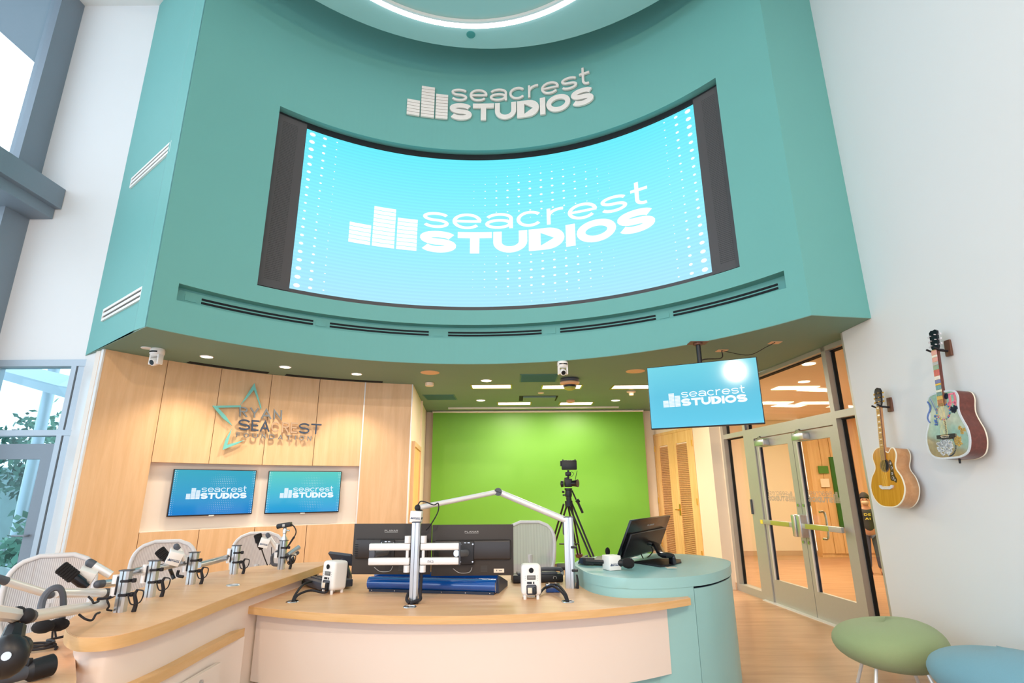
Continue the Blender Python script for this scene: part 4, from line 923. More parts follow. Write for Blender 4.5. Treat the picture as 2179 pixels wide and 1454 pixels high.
# guest counter on the left
lf_ = [Z(*q, ZL) for q in ((142, 1340), (160, 1354), (190, 1357.5), (240, 1354), (300, 1340), (360, 1320), (400, 1305), (460, 1281), (530, 1255), (600, 1232), (640, 1219), (700, 1199), (712, 1195.5), (680, 1196), (586, 1201), (511, 1210), (434, 1221), (350, 1237), (270, 1262), (200, 1290), (151, 1317))]
lp_ = sp2(xy(lf_), 5, True)
gc = thing('guest_counter', (-1.9, 3.9, 0), 'long curved light wood counter with a white body and lower wooden ledge', 'counter')
f = MB(); f.prism(lp_, ZL - .055, ZL); f.build('countertop', 'counter', gc, smooth=0)
f = MB(); band(f, lp_, ZL - .056, ZL - .002, .003); f.build('edge_band', 'counter_edge', gc, smooth=20)
body = inset(lp_, .045)
body = [p for p in body if p[1] < 5.05]
f = MB(); f.prism(body, 0, ZL - .055); f.build('body', 'white_panel', gc, smooth=25)
led_ = inset([p for p in lp_ if p[1] < 3.86], -.004)
led_ = [p for p in led_ if p[0] > -2.25]
f = MB(); f.prism(led_, .585, .632); f.build('ledge', 'counter_edge', gc, smooth=20)
f = MB(); bp_ = inset([p for p in lp_ if p[1] < 3.83 and p[0] > -2.25], .012); f.prism(bp_, 0, .585); lw = f.build('lower_body', 'white_panel', gc, smooth=25)
f = MB(); hd0 = V(385, 1452, (-1.70, 3.0), (-1.70, 3.8)); 
cq = [(378, 1454), (478, 1404), (480, 1454)]
# access door outline on the lower body
xx = -1.712; f.box2((xx - .02, 3.05, .22), (xx + .0035, 3.50, .52)); ad = f.build('access_door', 'white_panel', gc, smooth=0)
f = MB(); f.lathe([(0, .004), (.012, .004), (.012, .016), (0, .02)], frame((xx, 3.30, .48), (1, 0, 0))); f.build('lock', 'chrome', ad)
# inner lower desk behind it
f = MB(); f.prism([(-2.66, 3.2), (-2.62, 3.6), (-2.35, 3.6), (-2.10, 2.98), (-2.05, 2.80), (-1.80, 2.49), (-1.0, 1.42), (-2.6, 1.2), (-2.75, 2.2)], ZD - .04, ZD); 
ind = thing('inner_desk', (-2.2, 2.4, 0), 'lower light wood desk in the bottom left corner', 'desk'); f.build('desktop', 'counter', ind, smooth=0)
f = MB(); f.box2((-2.55, 1.3, 0), (-2.3, 1.6, ZD - .04)); f.box2((-2.55, 2.6, 0), (-2.45, 3.0, ZD - .04)); f.build('support', 'white_panel', ind, smooth=0)

# ---------------------------------------------------------------- mesh office chairs
def make_chair():
    t = thing('office_chair', (0, 0, 0), 'x', 'chair', group='pale mesh office chairs')
    def bk(u, v): # u -1..1, v 0..1
        w = .255 * (1 - .16 * (1 - v) ** 1.5) * (1 - .0 * v)
        zz = .50 + .56 * v; y = -.24 - .10 * v + .05 * (1 - u * u) * -1 * .6 - .02 * math.sin(pi * v); return Vector((u * w, y, zz))
    def ok(u, v):  # superellipse outline
        vv = 2 * v - 1; return u * (max(0, 1 - abs(vv) ** (3.2 if vv > 0 else 3.0))) ** (1 / 2.6), v
    n, mq = 16, 18; vs = []
    for i in range(n + 1):
        for j in range(mq + 1):
            u, v = ok(2 * i / n - 1, .012 + .976 * j / mq); vs.append(bk(u, v))
    f = MB(); f.add(vs, [(i * (mq + 1) + j, (i + 1) * (mq + 1) + j, (i + 1) * (mq + 1) + j + 1, i * (mq + 1) + j + 1) for i in range(n) for j in range(mq)]); f.build('mesh_back', 'chair_mesh', t, local=True, smooth=80)
    rim = [bk(*ok(-1, .012 + .976 * j / mq)) for j in range(mq + 1)] + [bk(*ok(1, .012 + .976 * (mq - j) / mq)) for j in range(mq + 1)]
    f = MB(); f.tube(rim + [rim[0]], .014, n=8, smooth=False, flat=1.2); f.build('back_frame', 'chair_frame', t, local=True, smooth=60)
    f = MB(); f.box((0, .02, .455), (.5, .46, .04), None, .02); f.build('seat', 'chair_mesh', t, local=True)
    f = MB(); f.tube([(0, -.05, .42), (0, -.24, .45), (0, -.33, .62), (0, -.33, .75)], .022); f.build('spine', 'chair_frame', t, local=True)
    for s_ in (-1, 1):
        f = MB(); f.box((s_ * .30, -.02, .68), (.09, .27, .028), None, .012); ap = f.build('armrest', 'black_rubber', t, local=True)
        f = MB(); f.tube([(s_ * .30, -.08, .67), (s_ * .30, -.1, .55), (s_ * .2, -.1, .44)], .016); f.build('arm_support', 'chair_frame', ap, local=True)
    f = MB(); f.cyl((0, 0, .10), (0, 0, .44), .03); f.build('gas_lift', 'chair_frame', t, local=True)
    for k in range(5):
        a = k * 2 * pi / 5 + .3; f = MB(); f.tube([(0, 0, .12), (.31 * math.cos(a), .31 * math.sin(a), .075)], .02, smooth=False); f.cyl((.31 * math.cos(a), .31 * math.sin(a) - .02, .03), (.31 * math.cos(a), .31 * math.sin(a) + .02, .03), .03); f.build('leg', 'grey_dark', t, local=True)
    return t
ch = make_chair()
first = True
for (x, y, rz, k, lb) in ((.16, 5.75, pi - .05, 1.08, 'mesh chair behind the main desk, right of the dark monitors'), (-3.02, 3.72, pi + .55, 1.0, 'nearest mesh chair at the far left behind the big microphone arms'), (-2.95, 4.75, pi + .4, 1.0, 'second mesh chair from the left behind the guest counter'), (-2.55, 5.65, pi + .35, 1.0, 'third mesh chair behind the guest counter, nearest the small black camera')):
    rz2 = rz
    M = Matrix.Translation((x, y, 0)) @ Matrix.Rotation(rz2, 4, 'Z') @ Matrix.Scale(k, 4)
    if first: ch.matrix_world = M; ch['label'] = lb; first = False
    else: copy_tree(ch, M, None, lb)

# ---------------------------------------------------------------- pebble stools
def stool(c, rz, m, lab, rx, ry):
    t = thing('pebble_stool', (c[0], c[1], 0), lab, 'stool', rz=rz, group='upholstered pebble stools')
    f = MB(); n, mq = 36, 18; vs = []
    for j in range(mq + 1):
        ph = -pi / 2 + pi * j / mq
        for i in range(n):
            a = 2 * pi * i / n; cx = math.copysign(abs(math.cos(ph)) ** .72, math.cos(ph)); e = 1 + .10 * math.cos(a)
            vs.append((rx * cx * math.cos(a), ry * cx * math.sin(a) * (1 + .14 * math.cos(a)), .335 + .165 * math.sin(ph) * (1.0 - .12 * math.cos(a)) * (1 if ph > 0 else 1.05)))
    f.add(vs, [(j * n + i, j * n + (i + 1) % n, (j + 1) * n + (i + 1) % n, (j + 1) * n + i) for j in range(mq) for i in range(n)])
    bmesh.ops.remove_doubles(f.bm, verts=f.bm.verts[:], dist=1e-4); f.build('cushion', m, t, local=True, smooth=80)
    for sx, sy in ((1, 1), (1, -1), (-1, 1), (-1, -1)):
        f = MB(); f.tube([(sx * rx * .38, sy * ry * .35, .24), (sx * rx * .55, sy * ry * .55, 0)], .013, smooth=False); f.build('leg', 'alu_white', t, local=True)
c1 = Z(1893, 1368, .34); c2 = Z(2135, 1443, .34); pass
stool(c1, rad(165), 'green_fabric', 'moss green upholstered pebble stool under the amber guitar', .385, .35)
stool(c2, rad(100), 'blue_fabric', 'dusty blue upholstered pebble stool in the bottom right corner', .40, .33)

# ---------------------------------------------------------------- main desk equipment
def speaker(px, rz, lab):
    p = Z(*px, ZD); t = thing('desk_speaker', p, lab, 'speaker', rz=rz, group='small white desk loudspeakers')
    w_, h_, d_ = .145, .205, .135
    R = Matrix.Translation((0, 0, .022)) @ Matrix.Rotation(rad(-3), 4, 'X')
    f = MB(); b = bmesh.new(); bmesh.ops.create_cube(b, size=1)
    for v in b.verts: v.co = Vector((v.co.x * w_, v.co.y * d_, v.co.z * h_ + h_ / 2))
    bmesh.ops.bevel(b, geom=b.edges[:], offset=.03, segments=5, profile=.6, affect='EDGES')
    for v in b.verts: k = 1 - .10 * abs(v.co.z / h_ - .5) ** 2 * 4 * .6; v.co.x *= k
    f.merge(b, R); cb = f.build('cabinet', 'plastic_white', t, local=True, smooth=60)
    yb = -d_ / 2 - .0005
    f = MB(); f.lathe([(0, 0), (.015, 0), (.017, .004)], R @ frame((0, yb - .001, h_ * .80), (0, -1, 0)), 20); f.build('port', 'slot_black', t, local=True)
    f = MB(); f.box((0, yb, h_ * .57), (.06, .004, .028), R, .001); f.build('label_plate', 'label_grey', t, local=True)
    f = MB()
    for i in range(3): f.box((0, yb - .003, h_ * .57 + .008 - .008 * i), (.046, .001, .002), R)
    f.build('print', 'text_pale', t, local=True, smooth=0)
    f = MB(); f.box((-.014, yb, h_ * .405), (.034, .003, .014), R); f.box((.016, yb, h_ * .405), (.009, .003, .014), R); f.build('switches', 'black', t, local=True, smooth=0)
    f = MB()
    for s_ in (-1, 1):
        for q in (.62, .55, .48): f.lathe([(0, 0), (.002, 0), (0, .001)], R @ frame((s_ * .043, yb, h_ * q), (0, -1, 0)), 8)
    f.build('screws', 'grey_dark', t, local=True)
    f = MB(); f.box((0, yb, h_ * .19), (.07, .006, .065), R, .01); rc = f.build('socket_recess', 'grey_dark', t, local=True)
    f = MB(); f.box((-.012, yb - .006, h_ * .17), (.03, .02, .036), R, .003); f.build('connector', 'plastic_cream', rc, local=True)
    f = MB(); f.box((.022, yb - .01, h_ * .16), (.016, .03, .045), R, .003); f.build('plug', 'black', rc, local=True)
    f = MB()
    for sx in (-.045, .045): f.cyl((sx, -.05, 0), (sx, -.05, .028), .011); f.cyl((sx, .045, 0), (sx, .045, .028), .011)
    f.build('feet', 'plastic_white', t, local=True)
    return t
speaker((708, 1262), rad(-32), 'small white loudspeaker seen from behind, left of the blue mixing console')
speaker((1130, 1273), rad(2), 'small white loudspeaker seen from behind, right of the blue mixing console')
# grommets
for px, z_, lb in (((622, 1281), ZD, 'round metal cable grommet at the left end of the main desk'), ((872, 1292), ZD, 'round metal cable grommet at the foot of the monitor pole'), ((1208, 1281), ZD, 'round metal cable grommet at the right end of the main desk'), ((496, 1246), ZL, 'round metal grommet on the guest counter beside the fourth pole')):
    p = Z(*px, z_); f = MB(); f.lathe([(0, .001), (.035, .001), (.036, .004), (.041, .005), (.044, .0)], Matrix.Translation(p), 28); tag(f.build('cable_grommet', 'chrome' if z_ == ZD else 'alu'), lb, 'grommet', 'round metal grommets')
def D(x, y, h=0): return Z(x, y, ZD) + Vector((0, 0, h))
f = MB(); f.tube([D(622, 1281, .0), D(628, 1275, .03), D(645, 1262, .06), D(668, 1252, .05), D(672, 1250, .03)], .0085); f.tube([D(624, 1281, 0), D(634, 1276, .03), D(660, 1268, .035), D(690, 1268, .02), D(700, 1262, .03)], .0085)
tag(f.build('speaker_cable', 'black_rubber'), 'thick black cables from the left grommet to the left loudspeaker', 'cable')
f = MB(); f.tube([D(1209, 1281, 0), D(1203, 1276, .04), D(1185, 1262, .055), D(1160, 1262, .035), D(1143, 1272, .01), D(1140, 1268, .04)], .009); f.tube([D(1207, 1281, 0), D(1198, 1276, .04), D(1178, 1264, .05), D(1162, 1262, .035)], .009)
tag(f.build('speaker_cable', 'black_rubber'), 'thick black cable arching from the right grommet to the right loudspeaker', 'cable')
f = MB(); f.tube([D(1130, 1262, .05), D(1120, 1268, .03), D(1124, 1272, .008), D(1138, 1272, .008)], .003); tag(f.build('white_cable', 'plastic_white'), 'thin white cable looping behind the right loudspeaker', 'cable')

# monitors
def monitor(q, lab, w_, h_, text=True):
    a, b = q; d = (b - a); L = d.length; d = d / L; n = Vector((d.y, -d.x, 0)); M = Matrix(((d.x, n.x, 0, a.x), (d.y, n.y, 0, a.y), (0, 0, 1, a.z), (0, 0, 0, 1)))
    t = thing('desk_monitor', a, lab, 'monitor', group='pair of dark desk monitors')
    f = MB(); f.box2((0, -.018, 0), (L, 0, h_), M, .003); f.build('casing', 'monitor_back', t)
    f = MB(); f.box2((.004, -.02, .004), (L - .004, -.0175, h_ - .004), M); f.build('screen', 'screen_off', t, smooth=0)
    f = MB(); f.box2((L * .04, -.001, h_ * .31), (L * .97, .028, h_ * .70), M, .012, 3); hp = f.build('rear_hump', 'monitor_hump', t)
    f = MB()
    for i in range(6): f.box2((L * .045, .027, h_ * (.36 + .045 * i)), (L * .085, .0295, h_ * (.375 + .045 * i)), M)
    f.build('vent_slits', 'slot_black', hp, smooth=0)
    f = MB(); letters(f, 'PLANAR', .16, (0, 0, 1, 1), lambda x, y, dd: M @ Vector((L * (.40 + .17 * x), .001 + dd, h_ * (.842 + .035 * y))), .0008, .2); f.box2((L * .40, .0005, h_ * .825), (L * .57, .0016, h_ * .83), M); f.build('lettering', 'text_pale', t, smooth=0)
    cx = L * (.43 if a.x > -.9 else .46)
    f = MB(); f.box2((cx - .055, .026, h_ * .22), (cx + .055, .036, h_ * .68), M, .008); vm = f.build('mount_plate', 'black', t)
    f = MB()
    for sx in (-.045, .045):
        for zz in (.62, .28): f.lathe([(0, .002), (.006, .002), (.006, -.002)], M @ frame((cx + sx, .036, h_ * zz), (0, 1, 0)), 10)
    f.box2((cx - .02, .036, h_ * .64), (cx - .004, .039, h_ * .66), M); f.box2((cx + .006, .036, h_ * .64), (cx + .022, .039, h_ * .66), M)
    f.build('bolts', 'chrome', vm)['kind'] = 'stuff'
    f = MB(); f.box2((L * .76, .0, h_ * .055), (L * .885, .0015, h_ * .13), M); f.build('sticker', 'plastic_cream', t, smooth=0)
    f = MB(); f.box2((L * .79, .001, h_ * .08), (L * .80, .002, h_ * .11), M); f.box2((L * .82, .001, h_ * .085), (L * .86, .002, h_ * .1), M)
    for i in range(5): f.box2((L * .60, .0, h_ * (.08 + .025 * i)), (L * .68, .001, h_ * (.085 + .025 * i)), M)
    f.build('sticker_print', 'label_grey', t, smooth=0)
    f = MB(); f.tube([M @ Vector(v) for v in ((cx - .10, .004, h_ * .14), (cx - .05, .008, h_ * .06), (cx + .02, .008, h_ * .07), (cx + .04, .004, h_ * .16))], .002); f.build('wire', 'text_pale', t)
    return M, L, cx
ml0, ml1 = Y(747, 1222, 4.28), Y(915, 1226, 4.24); ml0.z = ml1.z = .882
mr0, mr1 = Y(917, 1226, 4.24), Y(1093, 1228, 4.25); mr0.z = mr1.z = .872
ma = monitor((ml0, ml1), 'left of two dark desk monitors seen from behind', .6, .355); mb_ = monitor((mr0, mr1), 'right of two dark desk monitors seen from behind', .6, .355)
# monitor pole with the four parallel bars
pb = Z(880, 1284, ZD); pt_ = thing('monitor_arm', pb, 'tall aluminium desk pole with double bars carrying the two monitors', 'monitor stand')
def post(f, c, z0, z1, w=.052, d=.03):
    pr = [(-w / 2, -d * .2), (-w / 2, -d / 2), (-w * .12, -d * .62), (-w * .08, -d * .3), (w * .0, -d * .3), (w * .04, -d * .66), (w * .3, -d * .72), (w / 2, -d * .45), (w / 2, d / 2), (-w / 2, d / 2)]
    f.prism([(c.x + p[0], c.y + p[1]) for p in pr], z0, z1)
f = MB(); post(f, pb, ZD, 1.258, .058, .035); f.build('pole', 'alu', pt_, smooth=25)
f = MB(); f.box((pb.x, pb.y, 1.262), (.062, .045, .008), None, .003); f.build('pole_cap', 'grey_dark', pt_)
f = MB(); f.box((pb.x + .0, pb.y + .0, ZD + .006), (.07, .07, .012), None, .004); f.build('base_clamp', 'black', pt_)
yb = pb.y
def zz_(py): return Y(880, py, yb).z
def xx_(px, py): return Y(px, py, yb).x
for nm, x0, x1 in (('left', 786, 873), ('right', 895, 977)):
    for pa, pc_ in ((1156, 1171), (1186.5, 1202)):
        z1, z0 = zz_(pa), zz_(pc_); a, b = xx_(x0, 1180), xx_(x1, 1180)
        f = MB(); f.box2((a, yb - .025, z0), (b, yb + .015, z1), None, .007, 3); bb = f.build('bar', 'alu_white', pt_)
        if nm == 'right' and pa > 1180:
            f = MB(); letters(f, 'm!ka', .14, (0, 0, 1, 1), lambda x, y, dd: Vector((a + (b - a) * (.20 + .15 * x), yb - .0252 - dd, z0 + (z1 - z0) * (.3 + .32 * y))), .0006, .25); f.build('mark', 'grey_dark', bb, smooth=0)
    cx = xx_(867 if nm == 'left' else 901, 1180)
    for pa, pc_ in ((1140.5, 1155.5), (1203, 1217.5)):
        f = MB(); f.cyl((cx, yb - .01, zz_(pc_)), (cx, yb - .01, zz_(pa)), .0215, n=20); f.build('pivot_collar', 'alu_white', pt_)
    f = MB(); f.cyl((cx, yb - .006, zz_(1187)), (cx, yb - .006, zz_(1170)), .011); f.build('pivot_pin', 'alu_white', pt_)
    f = MB(); ex_ = xx_(786 if nm == 'left' else 977, 1180)
    f.box((ex_ + (.0 if nm == 'left' else .004), yb - .004, (zz_(1156) + zz_(1202)) / 2 ), (.012, .035, zz_(1156) - zz_(1202) + .004), None, .003) if nm == 'right' else f.box((ex_ + .02, yb, (zz_(1171) + zz_(1186)) / 2), (.04, .03, .05), None, .006)
    f.build('end_cap', 'grey_dark', pt_)
    Mx, L, cxx = (ma if nm == 'left' else mb_); tgt = Mx @ Vector((cxx, .045, .16))
    st = Vector((ex_ + (.02 if nm == 'left' else -.02), yb, (zz_(1171) + zz_(1186)) / 2))
    f = MB(); f.tube([st, st + (tgt - st) * .55, tgt], .021, n=10, smooth=False, flat=1.1); f.build('link_arm', 'alu', pt_)
    f = MB(); f.cyl(tgt, tgt + Vector((0, .015, 0)), .03); f.build('swivel', 'black', pt_)
f = MB(); q = Vector((pb.x, pb.y, ZD)); f.tube([q + Vector((.035, 0, .33)), q + Vector((.045, -.0, .2)), q + Vector((.045, -.01, .06)), q + Vector((.05, -.03, .03)), q + Vector((.02, -.045, .02)), q + Vector((-.015, -.05, .006))], .011); f.tube([q + Vector((-.02, -.05, .01)), q + Vector((-.042, -.03, .03)), q + Vector((-.04, .01, .06))], .011)
tag(f.build('pole_cable', 'black_rubber'), 'black cable sleeve wound round the foot of the monitor pole', 'cable')

# blue mixing console
c0, c1_ = Z(779, 1260, ZD), Z(1053, 1268, ZD); dd = (c1_ - c0); Lc = dd.length; dd /= Lc; nn = Vector((-dd.y, dd.x, 0))
CM = Matrix(((nn.x, 0, dd.x, c0.x), (nn.y, 0, dd.y, c0.y), (0, 1, 0, ZD), (0, 0, 0, 1)))   # profile (depth, height) extruded along the desk
mx_ = thing('mixing_console', c0, 'long glossy blue mixing console under the dark monitors', 'mixer')
rp = [(.0 + .055 - .055 * math.cos(a), .058 + .046 * math.sin(a)) for a in [rad(-60 + 15 * i) for i in range(13)]]
f = MB(); f.prism([(.03, .012), (.02, .02)] + rp + [(.12, .07), (.10, .015)], 0, Lc, CM); f.build('front_roll', 'blue_plastic', mx_, smooth=50)
f = MB(); f.prism([(.08, .09), (.09, .125), (.11, .135), (.13, .13), (.13, .05), (.09, .05)], .02, Lc, CM); f.build('rear_lip', 'blue_plastic', mx_, smooth=50)
f = MB(); f.prism([(.015, 0), (.015, .02), (.12, .02), (.12, 0)], .015, Lc - .01, CM); base_ = f.build('base_strip', 'navy', mx_, smooth=0)
f = MB()
for i in range(6): q = CM @ Vector((.013, .011, Lc * (.04 + .184 * i))); f.cyl(q, q - nn * .004, .004)
f.build('screws', 'chrome', base_)
f = MB(); f.prism([(.09, .0), (.09, .12), (.14, .11), (.42, .035), (.42, 0)], Lc - .006, Lc + .012, CM); f.build('side_plate', 'console_grey', mx_, smooth=0)
f = MB(); f.prism([(.13, .01), (.13, .09), (.42, .03), (.42, .01)], .01, Lc - .006, CM); sf = f.build('control_surface', 'console_grey', mx_, smooth=0)
f = MB()
for i in range(12):
    for r_ in range(3): q = CM @ Vector((.18 + .06 * r_, .082 - .0124 * r_, Lc * (.05 + .08 * i))); f.cyl(q, q + Vector((0, 0, .014)), .007, n=8)
kb = f.build('knobs', 'black', sf); kb['kind'] = 'stuff'

# black phone console behind the left speaker
q0, q1 = D(648, 1247), D(752, 1262); 
pc0 = thing('phone_console', D(700, 1240), 'black desk console with a raised tilted display behind the left loudspeaker', 'console')
dv = (D(690, 1262) - D(644, 1247)).normalized(); nv2 = Vector((-dv.y, dv.x, 0)); o_ = D(643, 1248); PM = Matrix(((dv.x, nv2.x, 0, o_.x), (dv.y, nv2.y, 0, o_.y), (0, 0, 1, ZD), (0, 0, 0, 1)))
f = MB(); f.box2((0, 0, .012), (.36, .26, .065), PM, .006); f.build('base', 'console_grey', pc0)
f = MB()
for i in range(5):
    for j in range(4): f.box2((.03 + .055 * i, .05 + .05 * j, .065), (.07 + .055 * i, .08 + .05 * j, .072), PM)
kb = f.build('keys', 'grey_dark', pc0, smooth=0); kb['kind'] = 'stuff'
sa, sb, sc_, sdd = Y(698, 1178, 4.75), Y(745, 1184, 4.62), Y(757, 1206, 4.68), Y(712, 1200, 4.82)
f = MB(); nrm = (sb - sa).cross(sdd - sa).normalized() * .022; f.add([sa, sb, sc_, sdd, sa + nrm, sb + nrm, sc_ + nrm, sdd + nrm], [(0, 1, 2, 3), (4, 5, 6, 7), (0, 1, 5, 4), (1, 2, 6, 5), (2, 3, 7, 6), (3, 0, 4, 7)]); f.build('display_housing', 'console_grey', pc0, smooth=0)
f = MB(); f.tube([(sa + sb + sc_ + sdd) / 4, (sa + sb + sc_ + sdd) / 4 + Vector((.05, -.02, -.1)), D(740, 1240, .04)], .035, n=8, smooth=True); f.build('neck', 'console_grey', pc0)
f = MB(); f.tube([D(640, 1248, .025), D(652, 1242, .045), D(672, 1238, .05)], .014); f.build('cable_boot', 'black', pc0)

# right side: black audio box, blue box
bx = thing('audio_box', D(1145, 1240), 'low black audio interface box behind the right loudspeaker', 'audio box')
a, b = D(1092, 1243), D(1199, 1240); d_ = (b - a).normalized(); n_ = Vector((-d_.y, d_.x, 0)); BM = Matrix(((d_.x, n_.x, 0, a.x), (d_.y, n_.y, 0, a.y), (0, 0, 1, ZD), (0, 0, 0, 1))); Lb = (b - a).length
f = MB(); f.box2((0, 0, .003), (Lb, .16, .062), BM, .008); f.build('case', 'black', bx)
f = MB(); f.box2((.04, .02, .06), (Lb * .9, .12, .078), BM, .006); f.build('keypad', 'grey_dark', bx)
f = MB(); f.tube([BM @ Vector(v) for v in ((Lb * .8, -.001, .03), (Lb * .8, -.001, .043), (Lb * .83, -.001, .048), (Lb * .86, -.001, .043), (Lb * .86, -.001, .03))], .0018); f.build('headphone_symbol', 'text_pale', bx)
f = MB(); f.tube([BM @ Vector(v) for v in ((Lb * .55, .05, .08), (Lb * .6, .05, .10), (Lb * .95, .06, .095), (Lb * 1.0, .06, .075))], .016); f.build('handset', 'grey_dark', bx)
bb_ = thing('blue_box', D(1177, 1258), 'small glossy blue box behind the arching black cable', 'box')
a, b = D(1162, 1262), D(1193, 1262); f = MB(); f.box2((a.x, a.y, ZD), (b.x, a.y + .09, ZD + .052), None, .006); f.build('case', 'blue_plastic', bb_)
f = MB(); f.box2((a.x + .002, a.y - .001, ZD + .034), (b.x - .002, a.y + .003, ZD + .037)); f.build('trim_line', 'text_pale', bb_, smooth=0)
f = MB()
for sx in (.25, .7): f.cyl((a.x + (b.x - a.x) * sx, a.y + .04, ZD + .05), (a.x + (b.x - a.x) * sx, a.y + .04, ZD + .062), .007)
f.build('buttons', 'plastic_cream', bb_)

# boom pole and arm
bp0 = Z(1214, 1252, ZD); bo = thing('boom_arm', bp0, 'white microphone boom on an aluminium pole reaching over the monitors', 'microphone arm')
f = MB(); post(f, bp0, ZD, 1.262, .075, .04); f.build('pole', 'alu', bo, smooth=25)
f = MB(); f.box((bp0.x, bp0.y, 1.265), (.08, .05, .008), None, .003); f.build('pole_cap', 'grey_dark', bo)
for zz in (ZD + .13, ZD + .30): f = MB(); f.box((bp0.x + .035, bp0.y - .02, zz), (.05, .035, .018), None, .005); f.build('cable_clip', 'black', bo)
f = MB(); f.tube([bp0 + Vector((.05, -.02, 0)), bp0 + Vector((.055, -.02, .05)), bp0 + Vector((.05, -.02, .1))], .014, taper=.006); f.build('cable_boot', 'black_rubber', bo)
J0 = Y(1203, 1107, bp0.y); J1 = Y(1060, 1047, 4.5); J2 = Y(889, 1081, 4.15)
f = MB(); f.tube([J0, J1], .026, n=16, smooth=False, taper=.024); f.build('lower_tube', 'alu_white', bo)
f = MB(); f.tube([J1, J2], .019, n=16, smooth=False); f.build('upper_tube', 'alu_white', bo)
f = MB(); f.cyl(J1 - Vector((0, .03, 0)), J1 + Vector((0, .03, 0)), .031, n=24); jn = f.build('elbow_joint', 'grey_dark', bo)
f = MB(); f.box((0, 0, 0), (.05, .004, .006), Matrix.Translation(J1 - Vector((0, .032, 0))) @ Matrix.Rotation(.3, 4, 'Y')); f.build('slot', 'black', jn, smooth=0)
f = MB(); f.ball(J2, .024); f.ball(J2 + Vector((.025, 0, -.03)), .016); f.build('end_joint', 'black_rubber', bo)
f = MB(); f.box(J0 + Vector((.0, .01, -.045)), (.045, .05, .14), None, .012); f.build('shoulder', 'grey_dark', bo)
f = MB(); f.tube([J2 + Vector((0, 0, .02)), J2 + Vector((.02, 0, .045)), J2 + Vector((.06, -.01, .04)), J2 + Vector((.12, -.02, .02)), J2 + Vector((.15, 0, .03)), J2 + Vector((.15, 0, -.03)), J2 + Vector((.1, 0, -.12)), J2 + Vector((.06, .05, -.16))], .0045); f.build('wire', 'black_rubber', bo)
def flagcube(c, s_, M3, lab, letters_on=True, nm='microphone_flag'):
    t = thing(nm, c, lab, 'microphone flag', M=Matrix.Translation(c) @ M3, group='white cubes with small logos')
    f = MB(); f.box((0, 0, 0), (s_, s_, s_), None, .003); f.build('cube', 'plastic_white', t, local=True)
    f = MB()
    if letters_on:
        for ang in (0, 90):
            R = Matrix.Rotation(rad(ang), 4, 'Z')
            logo(f, lambda x, y, d: R @ Vector((s_ * (-.42 + .84 * x), -s_ / 2 - .0006 - d, s_ * (-.2 + .2 * y))), .0006)
    f.build('print', 'ink', t, local=True, smooth=0)
    return t
flagcube(Y(886, 1100, 4.1), .08, Matrix.Rotation(rad(4), 4, 'Y'), 'white logo cube at the end of the boom above the monitor pole')
f = MB(); q = Y(885, 1113, 4.1); f.cyl(q + Vector((0, 0, -.03)), q + Vector((0, 0, .0)), .028); tag(f.build('microphone', 'black_rubber'), 'dark microphone end under the white cube above the monitor pole', 'microphone')

# teal counter equipment
BL, BR = Z(1313, 1196, .895), Z(1401, 1170, .90); uu = BR - BL; uu.z = 0; Lm = uu.length; uu.normalize()
TL = Y(1343, 1109, BL.y - .10); vv = (TL - BL); vv = (vv - uu * vv.dot(uu) * .6); Hm = vv.length; vv.normalize(); mn = uu.cross(vv).normalized()
MM = Matrix(((uu.x, vv.x, mn.x, BL.x), (uu.y, vv.y, mn.y, BL.y), (uu.z, vv.z, mn.z, BL.z), (0, 0, 0, 1)))
tm = thing('touch_monitor', BL, 'black tilted touch monitor standing on the teal counter', 'monitor')
f = MB(); f.box2((0, 0, -.02), (Lm, Hm, 0), MM, .004); f.build('casing', 'black_gloss', tm)
f = MB(); f.box2((.01, .01, -.022), (Lm - .01, Hm - .01, -.0195), MM); f.build('screen', 'screen_off', tm, smooth=0)
f = MB(); f.box2((Lm * .06, Hm * .08, -.001), (Lm * .94, Hm * .68, .022), MM, .01); f.build('rear_hump', 'black', tm)
f = MB(); letters(f, 'PLANAR', .16, (0, 0, 1, 1), lambda x, y, d: MM @ Vector((Lm * (.42 + .17 * x), Hm * (.80 + .04 * y), .001 + d)), .001, .2); f.build('lettering', 'text_pale', tm, smooth=0)
hub = MM @ Vector((Lm * .52, Hm * .38, .03)); foot = Z(1432, 1204, ZT)
f = MB(); f.tube([hub, hub + Vector((.06, -.06, -.02)), foot + Vector((-.08, .0, .085)), foot + Vector((-.01, 0, .075)), foot + Vector((.0, 0, .012))], .042, n=10, flat=.55); f.build('stand_arm', 'black_gloss', tm)
f = MB(); cc = Z(1395, 1200, ZT); f.prism([(Z(*q, ZT).x, Z(*q, ZT).y) for q in ((1347, 1199), (1405, 1208), (1420, 1207), (1450, 1199), (1449, 1194), (1400, 1192))], ZT, ZT + .014, None, .003); f.build('base_plate', 'black', tm)
f = MB(); f.tube([MM @ Vector((Lm * .45, Hm * .1, .02)), MM @ Vector((Lm * .55, -.02, .04)), MM @ Vector((Lm * .7, Hm * .1, .04)), MM @ Vector((Lm * .6, Hm * .3, .03))], .005); f.build('wire', 'black_rubber', tm)
kk = thing('control_box', Z(1270, 1200, ZT), 'dark control console lying at the left edge of the teal counter', 'console')
a, b = Z(1233, 1204, ZT), Z(1313, 1207, ZT); d_ = (b - a).normalized(); n_ = Vector((-d_.y, d_.x, 0)); KM = Matrix(((d_.x, n_.x, 0, a.x), (d_.y, n_.y, 0, a.y), (0, 0, 1, ZT), (0, 0, 0, 1))); Lk = (b - a).length
f = MB(); f.box2((.03, 0, .004), (.12, .05, .062), KM, .006); f.box2((.10, .02, .006), (Lk, .30, .045), KM, .006); f.build('case', 'black', kk)
